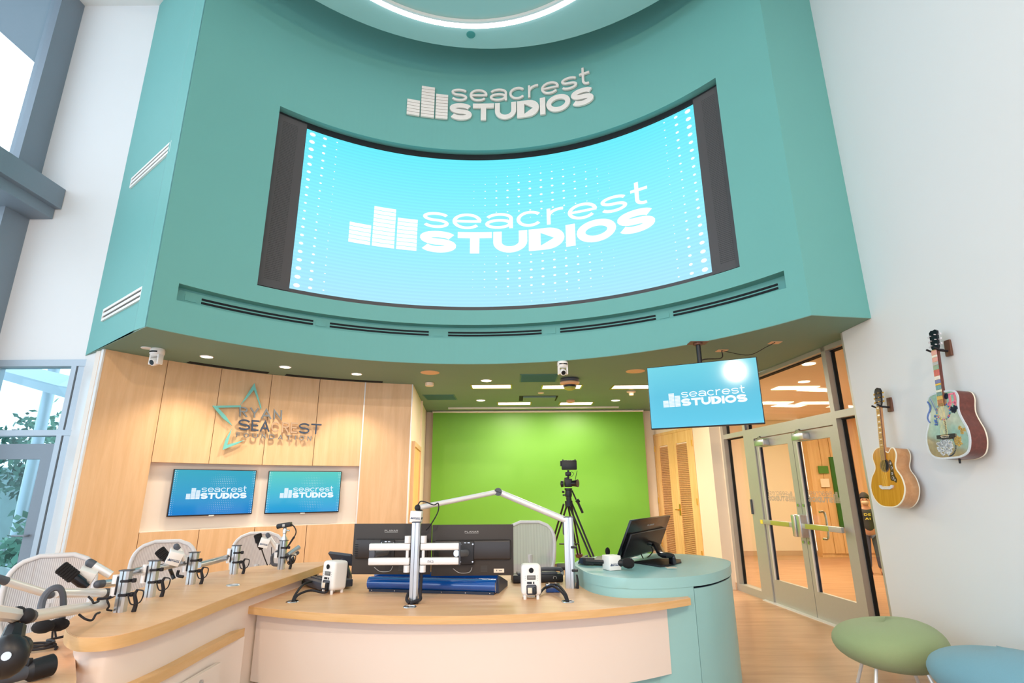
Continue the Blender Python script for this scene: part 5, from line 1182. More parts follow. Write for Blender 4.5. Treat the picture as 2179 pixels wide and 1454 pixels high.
f = MB(); f.prism([(0, .0), (.05, .0), (.05, .05), (.02, .045)], .0, .2, KM @ Matrix(((1, 0, 0, -.02), (0, 0, 1, .03), (0, 1, 0, .01), (0, 0, 0, 1)))); f.build('sloped_edge', 'navy', kk, smooth=0)
f = MB()
for i in range(6): q = KM @ Vector((.16 + .035 * i, .22, .045)); f.cyl(q, q + Vector((0, 0, .012)), .008, n=8)
f.build('buttons', 'grey_dark', kk)['kind'] = 'stuff'
pm = Z(1290, 1196, ZT); mt_ = thing('table_microphone', pm + Vector((0, .12, 0)), 'small black foam topped microphone standing behind the white cube', 'microphone')
mp0 = Y(1293, 1185, pm.y + .12); f = MB(); f.cyl((mp0.x, mp0.y, ZT + .045), (mp0.x, mp0.y, mp0.z + .03), .008); f.build('stem', 'black', mt_)
mp1 = Y(1293, 1174, pm.y + .12); f = MB(); f.ball(mp1, .026, 16, (.85, .85, 1.35)); f.build('foam_head', 'foam', mt_)
hc2 = Z(1303, 1215, ZT); flagcube(Vector((hc2.x + .005, hc2.y + .045, ZT + .055)), .105, Matrix.Rotation(rad(22), 4, 'Z'), 'white logo cube lying on the teal counter with a microphone through it')
hm = thing('handheld_microphone', hc2 + Vector((.1, .04, 0)), 'black handheld microphone pushed through the white cube on the teal counter', 'microphone')
q = Vector((hc2.x + .005, hc2.y + .045, ZT + .055)); e_ = Vector((.93, -.25, -.02)).normalized()
f = MB(); f.lathe([(.028, .05), (.03, .07), (.024, .085), (.026, .09)], frame(q, e_), 20); f.build('collar', 'black', hm)
f = MB(); f.lathe([(.022, .085), (.034, .10), (.040, .125), (.036, .155), (.02, .172), (0, .175)], frame(q, e_), 20); f.build('foam_head', 'foam', hm)
f = MB(); f.tube([q - e_ * .06, q - e_ * .2], .014, smooth=False); f.build('handle', 'black', hm)
f = MB(); a = Z(1418, 1209, ZT); b = Z(1440, 1209, ZT); f.box2((a.x, a.y - .02, ZT), (b.x, a.y + .05, ZT + .002)); tag(f.build('paper_slip', 'plastic_cream', smooth=0), 'small white paper slip beside the foot of the touch monitor', 'paper')
f = MB(); a = Z(1304, 1190, ZT); f.prism([(a.x, a.y), (a.x + .25, a.y + .05), (a.x + .2, a.y + .25), (a.x - .05, a.y + .2)], ZT, ZT + .004); tag(f.build('paper_sheet', 'plastic_white', smooth=0), 'white printed sheets lying behind the touch monitor', 'paper')

# ---------------------------------------------------------------- tripod camera
TY = 7.2
tr = thing('tripod', (.72, TY, 0), 'black video tripod standing in front of the green backdrop', 'tripod')
def T(x, y, dy=0): return Y(x, y, TY + dy)
top = T(1211, 1068); 
f = MB(); f.cyl(T(1211, 1078), T(1210, 1066), .05); f.cyl(T(1211, 1066), T(1210, 1058), .035); f.build('bowl', 'black', tr)
f = MB(); f.lathe([(0, 0), (.04, 0), (.045, .03), (.04, .08), (.05, .09), (.05, .11), (0, .11)], Matrix.Translation(T(1210, 1058)), 18); f.box(T(1200, 1054), (.03, .03, .02)); f.cyl(T(1201, 1047), T(1196, 1047), .015); f.build('fluid_head', 'black', tr)
f = MB(); f.tube([T(1217, 1044), T(1226, 1064)], .01, smooth=False); f.tube([T(1227, 1064), T(1232, 1070)], .026, smooth=False); f.tube([T(1230, 1070), T(1240, 1092)], .016, smooth=False); f.build('pan_handle', 'black', tr)
for k, (sx, ex, dy) in enumerate(((1203, 1168, .45), (1214, 1262, -.35), (1212, 1234, .3))):
    a = T(sx, 1074); be = T(ex, 1190, dy); dirv = (be - a).normalized(); g0 = a + dirv * (a.z / -dirv.z) if dirv.z < 0 else be
    lg = MB(); sd2 = dirv.cross(Vector((0, 1, 0))).normalized() * .022
    for s_ in (-1, 1): lg.tube([a + sd2 * s_, a + (g0 - a) * .52 + sd2 * s_ * .8], .012, smooth=False)
    lg.tube([a + (g0 - a) * .5, g0], .013, smooth=False); l_ = lg.build('leg', 'black', tr)
    f = MB(); c_ = a + (g0 - a) * .5; f.box((0, 0, 0), (.09, .04, .05), frame(c_, dirv), .008); f.build('leg_lock', 'walnut', l_)
mid = Vector((top.x, TY + .1, .69))
f = MB()
for q in ((1190, 1158), (1232, 1158), (1222, 1150)): f.tube([T(1212, 1158, .1), T(*q, .1 if q[0] != 1222 else .3)], .008, smooth=False)
f.build('spreader', 'black', tr)
vc = thing('video_camera', T(1210, 1040), 'black camera with a large hood mounted on the tripod', 'camera')
f = MB(); f.box(T(1209, 1028), (.095, .13, .105), None, .012); f.box(T(1206, 1019), (.06, .08, .03), None, .01); f.build('body', 'black', vc)
f = MB(); q = T(1222, 1029, -.02); f.lathe([(0, 0), (.035, 0), (.042, .05), (.05, .08), (.0, .08)], frame(q - Vector((.03, .02, 0)), (1, -.6, .0)), 18); f.build('lens', 'black_gloss', vc)
f = MB(); q = T(1199, 1030); f.lathe([(0, 0), (.04, 0), (.045, .03), (.0, .045)], frame(q, (-1, .2, 0)), 18); f.build('hood', 'black', vc)
f = MB(); f.box(T(1209, 1009), (.075, .06, .05), None, .01); f.cyl(T(1209, 1018), T(1209, 1001), .014); f.tube([T(1216, 1004), T(1221, 1008), T(1217, 1014), T(1210, 1016)], .003); f.build('hot_shoe_unit', 'black', vc)
f = MB(); f.tube([T(1224, 1022), T(1228, 1002)], .004, smooth=False); f.build('antenna', 'black', vc)
fm = thing('field_monitor', T(1210, 990), 'black hooded field monitor on top of the tripod camera', 'monitor')
f = MB(); c_ = T(1211, 990); f.box(c_, (.20, .035, .125), None, .012); f.box(c_ + Vector((-.107, .0, .02)), (.02, .03, .07), None, .004); f.build('casing', 'black', fm)
f = MB()
for sx in (-.08, .08): f.box(c_ + Vector((sx, 0, .067)), (.012, .02, .014))
f.build('hood_clips', 'black', fm, smooth=0)

# ================================================================ GUITARS on the right wall (local x = along wall to the right, z = up, front faces local -y)
def GMat(px, py, off):      # frame at a wall point; local -y points into the room (-x of the world)
    p = X(px, py, XR - off)
    # local x -> world -y (towards the camera), local y -> world +x (into the wall)
    return p, Matrix(((0, 1, 0, p.x), (-1, 0, 0, p.y), (0, 0, 1, p.z), (0, 0, 0, 1)))
def body_outline(kind):
    if kind == 'jumbo': pts = [(0, 0), (.10, .012), (.175, .07), (.208, .16), (.185, .25), (.135, .315), (.127, .36), (.145, .415), (.148, .455), (.128, .497), (.095, .50), (.062, .468), (.04, .47), (-.03, .515), (-.09, .51), (-.138, .47), (-.148, .42), (-.127, .36), (-.135, .315), (-.185, .25), (-.208, .16), (-.175, .07), (-.10, .012)]
    else: pts = [(0, 0), (.10, .005), (.17, .04), (.197, .12), (.19, .20), (.16, .27), (.138, .33), (.137, .38), (.145, .44), (.13, .485), (.09, .505), (0, .51), (-.09, .505), (-.13, .485), (-.145, .44), (-.137, .38), (-.138, .33), (-.16, .27), (-.19, .20), (-.197, .12), (-.17, .04), (-.10, .005)]
    return sp2(pts, 5, True)
def guitar(px, py, kind, lab, top, side, edge, sc_=1.0, lean=0.0):
    p, M = GMat(px, py, .07)
    M = M @ Matrix.Rotation(rad(-5.2), 4, 'X') @ Matrix.Scale(sc_, 4) @ Matrix.Diagonal((1.06, 1.0, 1, 1))
    t = thing('acoustic_guitar', p, lab, 'guitar', M=M)
    ol = body_outline(kind); dep = .12
    PM_ = Matrix(((1, 0, 0, 0), (0, 0, -1, 0), (0, 1, 0, 0), (0, 0, 0, 1)))   # poly (x, z), extrude towards -y
    f = MB(); f.prism(ol, 0, dep, PM_); f.build('side_and_back', side, t, local=True, smooth=30)
    f = MB(); f.prism(inset(ol, .0005), dep, dep + .003, PM_); tb = f.build('soundboard', top, t, local=True, smooth=30)
    for k, dz in enumerate((0, dep)):
        f = MB(); o = [(x, -dz, z) for x, z in ol]; n = len(o); inn = inset(ol, -.0025); i2 = inset(ol, .005 if kind == 'jumbo' else .011)
        vs = []; 
        for i in range(n):
            s_ = -1 if dz else 1
            vs += [(inn[i][0], -dz + .004, inn[i][1]), (inn[i][0], -dz - .0045, inn[i][1]), (i2[i][0], -dz - .0045, i2[i][1]), (i2[i][0], -dz + .004, i2[i][1])]
        f.add(vs, [(i * 4 + a, ((i + 1) % n) * 4 + a, ((i + 1) % n) * 4 + (a + 1) % 4, i * 4 + (a + 1) % 4) for i in range(n) for a in range(4)]); f.build('binding', edge if dz else 'ivory', t, local=True, smooth=30)
    yf = -dep - .003; sz = .355 if kind == 'jumbo' else .355
    f = MB(); f.lathe([(0, 0), (.048, 0), (.05, .0015)], frame((0, yf - .0008, sz), (0, -1, 0)), 28); f.build('sound_hole', 'slot_black', tb, local=True)
    f = MB(); f.lathe([(.05, 0), (.05, .002), (.060, .002), (.060, 0)], frame((0, yf, sz), (0, -1, 0)), 28); f.build('rosette', 'walnut' if kind == 'jumbo' else 'mirror_mosaic', tb, local=True)
    # neck, fretboard, head
    z0, z1 = .40, (.885 if kind == 'jumbo' else .845)
    f = MB(); f.prism([(-.028, yf - .006), (.028, yf - .006), (.026, yf + .012), (0, yf + .03), (-.026, yf + .012)], .47, z1); f.box2((-.03, yf + .004, .43), (.03, yf + .08, .515), None, .008); f.build('neck', 'side_tan' if kind == 'jumbo' else 'mahog', t, local=True)
    f = MB(); f.add([(-.028, yf - .003, z0), (.028, yf - .003, z0), (.022, yf - .003, z1), (-.022, yf - .003, z1), (-.028, yf - .012, z0), (.028, yf - .012, z0), (.022, yf - .012, z1), (-.022, yf - .012, z1)], [(0, 1, 2, 3), (4, 5, 6, 7), (0, 1, 5, 4), (1, 2, 6, 5), (2, 3, 7, 6), (3, 0, 4, 7)]); fb = f.build('fretboard', 'fretboard', t, local=True, smooth=0)
    f = MB()
    for k in range(17):
        z = z1 - .63 * (1 - 2 ** (-(k + 1) / 12)) * .98; f.box((0, yf - .0125, z), (.048, .0015, .0016))
    f.build('frets', 'brass', fb, local=True, smooth=0)['kind'] = 'stuff'
    if kind == 'jumbo':
        for k in (1, 3, 5, 7, 9, 12, 15):
            z = z1 - .63 * (1 - 2 ** (-(k - .5) / 12)) * .98; f = MB(); f.box((0, yf - .0128, z), (.026, .001, .016 - k * .0005)); f.build('inlay', 'pearl', fb, local=True, smooth=0)
    else:
        cols = [0, 4, 0, 1, 2, 3, 4, 5, 6, 7, 8, 9, 10, 11]; zc = z1 - .006; hs = [.036, .02, .036, .028, .036, .05, .03, .03, .014, .036, .018, .03, .03, .03]
        for ci, h_ in zip(cols, hs): f = MB(); f.box((0, yf - .0142, zc - h_ / 2), (.05, .004, h_ - .002), None, .001); f.build('tile', 'mosaic%d' % ci, fb, local=True, smooth=0); zc -= h_
    f = MB(); hp = [(-.022, z1), (-.036, z1 + .03), (-.040, z1 + .14), (-.028, z1 + .165), (0, z1 + .175), (.028, z1 + .165), (.040, z1 + .14), (.036, z1 + .03), (.022, z1)] if kind == 'jumbo' else [(-.022, z1), (-.034, z1 + .02), (-.038, z1 + .15), (-.02, z1 + .165), (0, z1 + .16), (.02, z1 + .165), (.038, z1 + .15), (.034, z1 + .02), (.022, z1)]
    f.prism(hp, -yf - .012, -yf + .004, PM_); hd = f.build('headstock', 'black_gloss', t, local=True, smooth=30)
    for s_ in (-1, 1):
        for k in range(3):
            z = z1 + .04 + .04 * k; f = MB(); f.cyl((s_ * .024, yf - .002, z), (s_ * .024, yf - .016, z), .004); f.cyl((s_ * .034, yf + .006, z), (s_ * .052, yf + .006, z), .003); f.ball((s_ * .058, yf + .006, z), .009, 10, (1, .6, 1)); f.build('tuning_peg', 'brass' if kind == 'jumbo' else 'pearl', hd, local=True)
    # bridge, strings
    zb = .165
    bp = [(-.075, zb - .004), (-.085, zb + .016), (-.065, zb + .02), (-.05, zb + .01), (.05, zb + .01), (.065, zb + .02), (.085, zb + .016), (.075, zb - .004), (.05, zb - .016), (-.05, zb - .016)] if kind == 'jumbo' else [(-.08, zb - .012), (-.08, zb + .014), (.08, zb + .014), (.08, zb - .012), (.03, zb - .022), (-.03, zb - .022)]
    f = MB(); f.prism(bp, -yf, -yf + .012, PM_); br = f.build('bridge', 'pearl' if kind == 'jumbo' else 'black', tb, local=True, smooth=30)
    f = MB(); f.box((0, yf - .014, zb + .003), (.075, .004, .004)); 
    for k in range(6): f.ball((-.03 + .012 * k, yf - .014, zb - .008), .0032, 8)
    f.build('saddle', 'ivory', br, local=True)
    f = MB()
    for k in range(6): f.tube([(-.03 + .012 * k, yf - .016, zb), (-.018 + .0072 * k, yf - .016, z1)], .0007, n=4, smooth=False)
    f.build('strings', 'brass', t, local=True)['kind'] = 'stuff'
    if kind == 'jumbo':
        f = MB(); pg_ = sp2([(.052, .385), (.075, .40), (.098, .36), (.10, .315), (.108, .27), (.128, .235), (.12, .205), (.095, .218), (.07, .222), (.055, .235), (.056, .28), (.062, .315)], 4, True)
        f.prism(pg_, -yf, -yf + .0018, PM_); pgo = f.build('pickguard', 'pickguard', tb, local=True, smooth=0)
        for x_, z_, r_ in ((.072, .372, .012), (.082, .33, .013), (.08, .282, .012), (.085, .245, .014), (.105, .228, .009)): f = MB(); f.lathe([(0, 0), (r_, 0), (r_ * .8, .001)], frame((x_, yf - .0018, z_), (0, -1, 0)), 10); f.build('flower_inlay', 'pearl', pgo, local=True)
    # hanger on the wall
    pb_ = (M @ Vector((0, 0, z1 + .055)))
    return t, M, yf, z1
def hanger(M, yf, z1, lab):
    q = M @ Vector((0, 0, z1 + .02)); t = thing('guitar_hanger', q, lab, 'hanger', group='wooden wall guitar hangers')
    ql = M.inverted() @ Vector((XR, q.y, q.z)); yw = ql.y
    f = MB(); f.box2((-.028, yw - .02, z1 - .04), (.028, yw, z1 + .09), M, .004); f.build('block', 'walnut', t)
    f = MB(); f.cyl(M @ Vector((0, yw - .02, z1 + .0)), M @ Vector((0, yf + .045, z1)), .009)
    for s_ in (-1, 1): f.tube([M @ Vector(v) for v in ((0, yf + .04, z1), (s_ * .03, yf + .035, z1 - .004), (s_ * .036, yf - .0, z1 - .005), (s_ * .038, yf - .04, z1 + .008))], .008)
    f.build('yoke', 'black_rubber', t)
g1, M1, yf1, zt1_ = guitar(1922, 1082, 'jumbo', 'amber cutaway acoustic guitar hanging lower on the white wall', 'amber_wood', 'side_tan', 'ivory', 1.0)
hanger(M1, yf1, zt1_, 'wooden hanger block behind the head of the amber guitar')
g2, M2, yf2, zt2_ = guitar(2056, 979, 'dread', 'mosaic covered acoustic guitar hanging higher on the white wall', 'amber_top', 'mahog', 'mosaic14', 1.0)
hanger(M2, yf2, zt2_, 'wooden hanger block behind the head of the mosaic guitar')
# mosaic on the second guitar
sb2 = [c for c in g2.children if c.name.startswith('soundboard')][0]
f = MB(); ol2 = inset(body_outline('dread'), .012); PMm = Matrix(((1, 0, 0, 0), (0, 0, -1, 0), (0, 1, 0, 0), (0, 0, 0, 1))); f.prism(ol2, .1232, .1242, PMm); f.build('mirror_field', 'mirror_mosaic', sb2, local=True, smooth=0)
def chips(name, m, gen, d=.003):
    f = MB()
    for (x, z, w_, h_, a) in gen: f.box((0, 0, 0), (w_, d, h_), Matrix.Translation((x, yf2 - .003, z)) @ Matrix.Rotation(a, 4, 'Y'))
    o = f.build(name, m, sb2, local=True, smooth=0); o['kind'] = 'stuff'; return o
R_ = random.random
def disc_chips(cx, cz, r, n, s): 
    out = []
    for i in range(n):
        a, q = R_() * 6.28, r * math.sqrt(R_()); out.append((cx + q * math.cos(a), cz + q * math.sin(a), s * (.6 + .6 * R_()), s * (.6 + .6 * R_()), R_() * 3))
    return out
chips('silver_disc', 'mosaic14', disc_chips(-.025, .095, .07, 150, .014))
for k, (m_, cnt) in enumerate((('mosaic5', 14), ('mosaic3', 7), ('mosaic6', 8), ('mosaic7', 7))):
    chips('bead_ring', m_, [(.062 * math.cos(a), .355 + .062 * math.sin(a), .011, .011, a) for a in [6.28 * (i + .21 * k) / cnt for i in range(cnt)]])
chips('pale_band', 'mosaic1', [(-.10 + .045 * i / 20 - .004, .47 - .11 * i / 20, .013, .012, .3) for i in range(21)])
chips('dark_beads', 'mosaic5', [(-.135 + .02 * math.sin(i / 3), .45 - .16 * i / 18, .014, .01, .5) for i in range(19)] + [(-.09 + .02 * R_(), .26 + .08 * R_(), .01, .01, 1) for i in range(14)])
chips('pink_note', 'mosaic13', [(.075, .40 + .01 * i, .016, .012, 0) for i in range(8)] + [(.12, .40 + .01 * i, .014, .012, 0) for i in range(8)] + [(.075 + .011 * i, .475, .012, .014, 0) for i in range(5)] + disc_chips(.065, .40, .018, 14, .01) + disc_chips(.112, .40, .016, 12, .01))
chips('black_field', 'navy', disc_chips(.10, .36, .028, 40, .016) + disc_chips(.05, .465, .02, 25, .014), .0015)
chips('green_chips', 'mosaic10', disc_chips(.10, .12, .035, 55, .010) + disc_chips(.14, .20, .03, 30, .009))
chips('chain', 'navy', [(-.0 + .072 * math.sin(a), .095 + .078 * math.cos(a), .008, .008, a) for a in [i * .16 for i in range(20)]] + [(.004 * (i % 2), .19 + .009 * i, .007, .006, .4) for i in range(11)])
f = MB(); f.cyl((0.0, -.05, -.03), (0.0, -.05, .0), .007); f.build('strap_button', 'black', g2, local=True)

# ================================================================ LEFT COUNTER: poles, arms, microphones
def arm_pole(px, h, lab, arms, label_arm=None, w=.05):
    p = Z(*px, ZL); t = thing('microphone_stand', p, lab, 'microphone stand', group='aluminium microphone stands on the guest counter')
    f = MB(); post(f, p, ZL, ZL + h, w, .034); f.build('pole', 'alu', t, smooth=25)
    f = MB(); f.box((p.x, p.y, ZL + h + .003), (w + .014, .044, .006), None, .002); f.build('pole_cap', 'grey_dark', t)
    for k, zz in enumerate((.42, .76)):
        f = MB(); f.box((p.x + .012, p.y - .006, ZL + h * zz), (w * .9, .045, .014), None, .004); f.box((p.x + .045, p.y + .005, ZL + h * zz), (.02, .02, .022), None, .005); f.build('strap', 'black_rubber', t)
    for zz in (.50, .80):
        f = MB(); f.cyl((p.x - .05, p.y, ZL + h * zz - .022), (p.x - .05, p.y, ZL + h * zz + .022), .019); f.build('pivot_collar', 'alu_white', t)
    f = MB(); f.box((p.x - .03, p.y, ZL + h * .65), (.012, .04, h * .45), None, .004); f.build('slide_rail', 'black', t)
    f = MB(); f.tube([p + Vector((.07, .005, 0)), p + Vector((.075, .005, .04)), p + Vector((.065, .0, .085)), p + Vector((.075, .0, .11))], .012, taper=.007); f.build('cable_boot', 'black_rubber', t)
    f = MB(); f.tube([p + Vector((.075, 0, .11)), p + Vector((.11, 0, .10)), p + Vector((.10, -.0, .05)), p + Vector((.06, -.01, .04)), p + Vector((.04, -.02, .09))], .0035); f.build('wire', 'black_rubber', t)
    for a in arms: a(t, p)
    return t, p
def tube_arm(q0, q1, r0, r1, cap0=None, cap1=None, m='alu_white'):
    def go(t, p):
        a, b = Y(*q0), Y(*q1); f = MB(); f.tube([a, b], r0, n=14, smooth=False, taper=r1); f.build('arm_tube', m, t)
        for c_, q, d, r in ((cap0, a, a - b, r0), (cap1, b, b - a, r1)):
            if c_: f = MB(); f.tube([q - d.normalized() * .012, q + d.normalized() * c_], r * 1.06, n=12, smooth=False); f.ball(q + d.normalized() * c_, r * 1.05, 12); f.build('joint', 'grey_dark', t)
    return go
Ys = [Z(255, 1303, ZL).y, Z(318, 1271, ZL).y, Z(405, 1244, ZL).y, Z(497, 1222, ZL).y, Z(600, 1212, ZL).y]
y1, y2, y3, y4, y5 = Ys
a1, p1 = arm_pole((255, 1303), .205, 'nearest aluminium pole of the guest counter, with two long white arms reaching left', [
    tube_arm((222, 1287, y1 - .02), (62, 1313, 2.35), .024, .024, None, .02), tube_arm((222, 1262, y1), (118, 1262, y1 - .35), .022, .022, .03, None), tube_arm((100, 1264, y1 - .38), (8, 1236, y1 - .6), .017, .017, .02, .03)])
a2, p2 = arm_pole((318, 1271), .205, 'second aluminium pole on the guest counter counted from the camera', [
    tube_arm((236, 1224, y2 - .25), (196, 1201, y2 - .3), .021, .021, None, .015), tube_arm((302, 1213, y2), (270, 1221, y2 - .12), .022, .022, .0, None, 'alu'), tube_arm((242, 1240, y2 - .27), (215, 1243, y2 - .35), .02, .02, None, .02, 'alu')])
a3, p3 = arm_pole((405, 1244), .205, 'third aluminium pole on the guest counter holding the second microphone', [
    tube_arm((393, 1192, y3 - .05), (377, 1166, y3 - .1), .018, .018, None, .012), tube_arm((392, 1197, y3), (330, 1211, y3 - .25), .022, .022, None, None, 'alu')])
a4, p4 = arm_pole((497, 1222), .205, 'fourth aluminium pole on the guest counter beside the round grommet', [
    tube_arm((484, 1187, y4), (423, 1203, y4 - .3), .022, .022, None, None, 'alu')])
a5, p5 = arm_pole((598, 1212), .22, 'farthest aluminium pole on the guest counter carrying the small black camera', [
    tube_arm((589, 1168, y5), (571, 1141, y5 - .05), .016, .016, None, .012), tube_arm((612, 1182, y5), (636, 1165, y5 + .1), .02, .02, None, None, 'alu'), tube_arm((612, 1190, y5), (630, 1179, y5 + .1), .014, .014, None, .02, 'alu_white')])
# camera stand on the last pole
f = MB(); tq = p5 + Vector((0, 0, .226)); f.lathe([(.026, 0), (.026, .01), (.012, .035), (.012, .05), (.016, .055), (.016, .09), (.009, .1), (0, .1)], Matrix.Translation(tq), 16); f.cyl(tq + Vector((.014, 0, .075)), tq + Vector((.04, 0, .075)), .006); f.build('camera_post', 'alu', a5)
cm = thing('mini_camera', Y(604, 1120, y5), 'small black camera on top of the farthest counter pole', 'camera')
f = MB(); f.box((0, 0, 0), (.11, .05, .038), Matrix.Translation(Y(606, 1118, y5)) @ Matrix.Rotation(rad(-8), 4, 'Y'), .006); f.build('body', 'black', cm)
f = MB(); f.cyl(Y(596, 1120, y5), Y(590, 1121.5, y5), .019); f.build('lens', 'black_gloss', cm)
f = MB(); f.box((0, 0, 0), (.02, .002, .02), Matrix.Translation(Y(606, 1118, y5) + Vector((0, -.026, 0))), 0); f.build('mark', 'text_pale', cm, smooth=0)
f = MB(); f.tube([Y(615, 1115, y5), Y(625, 1120, y5), Y(630, 1132, y5), Y(625, 1145, y5), Y(612, 1165, y5), Y(605, 1172, y5)], .005); f.tube([Y(626, 1143, y5), Y(611, 1165, y5)], .009, taper=.005, smooth=False); f.build('wire', 'black_rubber', cm)
def mic(head, tail, r, lab, foam=.5):
    h_, t_ = Y(*head), Y(*tail); t = thing('microphone', t_, lab, 'microphone', group='black studio microphones'); L = (h_ - t_).length; Mx = frame(t_, h_ - t_)
    f = MB(); f.lathe([(0, 0), (r * .45, 0), (r * .55, L * .12), (r * .72, L * .2), (r * .72, L * .5), (0, L * .5)], Mx, 20); f.build('body', 'black_gloss', t)
    pr = [(0, L * .46), (r * .8, L * .46)]
    for i in range(6): z = L * (.5 + .08 * i); pr += [(r * .96, z), (r * .96, z + L * .055), (r * .86, z + L * .06)]
    pr += [(r * .95, L * .97), (r * .7, L), (0, L)]
    f = MB(); f.lathe(pr, Mx, 24); f.build('grille', 'foam', t); return t
mic((128, 1206, y2 - .45), (186, 1250, y2 - .38), .036, 'nearest counter microphone, big and black, left of the first poles')
mic((338, 1170, y3 - .15), (368, 1204, y3 - .12), .034, 'middle counter microphone with a white cube, above the third pole')
mic((548, 1137, y5 - .05), (556, 1170, y5 - .05), .032, 'farthest counter microphone, upright beside the small black camera')
flagcube(Y(182, 1228, y2 - .33), .085, Matrix.Rotation(rad(25), 4, 'Y') @ Matrix.Rotation(rad(30), 4, 'Z'), 'white logo cube on the nearest counter microphone')
flagcube(Y(371, 1186, y3 - .12), .085, Matrix.Rotation(rad(22), 4, 'Y') @ Matrix.Rotation(rad(35), 4, 'Z'), 'white logo cube on the middle counter microphone')
flagcube(Y(563, 1155, y5 - .06), .072, Matrix.Rotation(rad(15), 4, 'Y') @ Matrix.Rotation(rad(20), 4, 'Z'), 'white logo cube on the farthest counter microphone')
f = MB(); f.tube([Y(557, 1170, y5 - .05), Y(562, 1185, y5), Y(569, 1203, y5 + .05)], .0045); f.tube([Y(578, 1165, y5), Y(577, 1190, y5 + .05), Y(574, 1203, y5 + .05)], .003); tag(f.build('microphone_cable', 'black_rubber'), 'thin black cable hanging from the farthest counter microphone', 'cable')
f = MB(); f.tube([Y(595, 1172, y5), Y(580, 1183, y5 + .02), Y(580, 1200, y5 + .03), Y(590, 1203, y5 + .03)], .013); tag(f.build('headband', 'grey_dark'), 'black headphone band hanging beside the farthest pole', 'headphones')
f = MB(); f.tube([Y(618, 1183, y5 + .05), Y(622, 1192, y5 + .05), Y(616, 1199, y5 + .05)], .02); tag(f.build('headphones', 'black'), 'small black headphones at the foot of the farthest pole', 'headphones')
f = MB(); f.tube([Y(362, 1212, y3 - .05), Y(366, 1222, y3), Y(370, 1232, y3)], .012); f.tube([Y(380, 1214, y3), Y(378, 1225, y3), Y(390, 1228, y3)], .01); tag(f.build('headphones', 'black'), 'black headphones hung between the second and third poles', 'headphones')
# big black shock mount at the near end of the long arm
e1 = Y(45, 1313, 2.3)
sm_ = thing('shock_mount', e1, 'large out of focus black microphone mount at the bottom left edge', 'microphone mount')
f = MB(); f.ball(Y(36, 1310, 2.3), .032, 16, (.9, .9, 1.05)); f.ball(Y(55, 1312, 2.32), .03, 16); f.build('knuckle', 'black_rubber', sm_)
f = MB(); f.tube([Y(36, 1310, 2.3), Y(-20, 1303, 2.1)], .026, smooth=False); f.build('arm_tube', 'alu_white', sm_)
f = MB(); f.cyl(Y(34, 1327, 2.28), Y(34, 1334, 2.28), .014); f.build('brass_ring', 'brass', sm_)
f = MB(); f.tube([Y(34, 1334, 2.28), Y(24, 1365, 2.25), Y(14, 1392, 2.2)], .032, taper=.045); f.ball(Y(14, 1398, 2.2), .075, 16, (1, .7, 1)); f.ball(Y(38, 1382, 2.25), .045, 14); f.build('mount_body', 'black', sm_)
f = MB(); f.cyl(Y(13, 1397, 2.12), Y(13, 1397, 2.10), .014); f.build('screw', 'alu', sm_)
f = MB(); f.tube([Y(42, 1330, 2.3), Y(50, 1340, 2.3), Y(49, 1352, 2.3), Y(44, 1358, 2.3)], .006); f.build('wire', 'black_rubber', sm_)
# lying microphone on the inner desk
lm = thing('microphone', Z(60, 1450, ZD), 'black microphone lying on the inner desk at the bottom left', 'microphone', group='black studio microphones')
h0, t0 = Z(108, 1440, ZD) + Vector((0, 0, .045)), Z(-30, 1475, ZD) + Vector((0, 0, .035))
L_ = (h0 - t0).length; Mx = frame(t0, h0 - t0)
f = MB(); f.lathe([(0, 0), (.025, 0), (.028, L_ * .7), (0, L_ * .7)], Mx, 24); f.build('body', 'grey_dark', lm)
f = MB(); f.lathe([(.028, L_ * .55), (.04, L_ * .62), (.042, L_ * .98), (.038, L_), (0, L_)], Mx, 24); f.build('head', 'black', lm)
f = MB(); f.box((0, 0, 0), (.03, .02, .03), Matrix.Translation((h0 * .55 + t0 * .45) + Vector((0, 0, .035))), .003); f.build('clip', 'black', lm)
# hanging headphones
hp_ = thing('headphones', Y(105, 1300, 2.62), 'black headphones hooked over the long white arm at far left', 'headphones')
f = MB(); f.tube([Y(88, 1338, 2.6), Y(86, 1305, 2.6), Y(92, 1275, 2.62), Y(108, 1255, 2.64), Y(126, 1252, 2.66), Y(134, 1268, 2.68), Y(134, 1300, 2.7), Y(130, 1330, 2.7)], .013, flat=1.2); f.build('headband', 'grey_dark', hp_)
for q in ((92, 1334, 2.6), (124, 1330, 2.68)): f = MB(); f.ball(Y(*q), .045, 18, (1, .8, .6)); f.build('ear_cup', 'foam', hp_)
f = MB(); f.tube([Y(112, 1344, 2.64), Y(111, 1358, 2.64)], .004, smooth=False); f.tube([Y(117, 1343, 2.66), Y(119, 1357, 2.66)], .004, smooth=False); f.build('wire', 'black_rubber', hp_)
f = MB(); base = Z(78, 1385, ZD) + Vector((0, 0, .006)); f.tube([base + Vector((.09 * math.cos(a) * (1 - .02 * a), .05 * math.sin(a), .002 * a)) for a in [i * .6 for i in range(24)]] + [Z(100, 1372, ZD) + Vector((0, 0, .02)), Z(135, 1364, ZD) + Vector((0, 0, .02))], .006)
tag(f.build('coiled_cable', 'black_rubber'), 'coiled black cable lying on the inner desk below the headphones', 'cable')
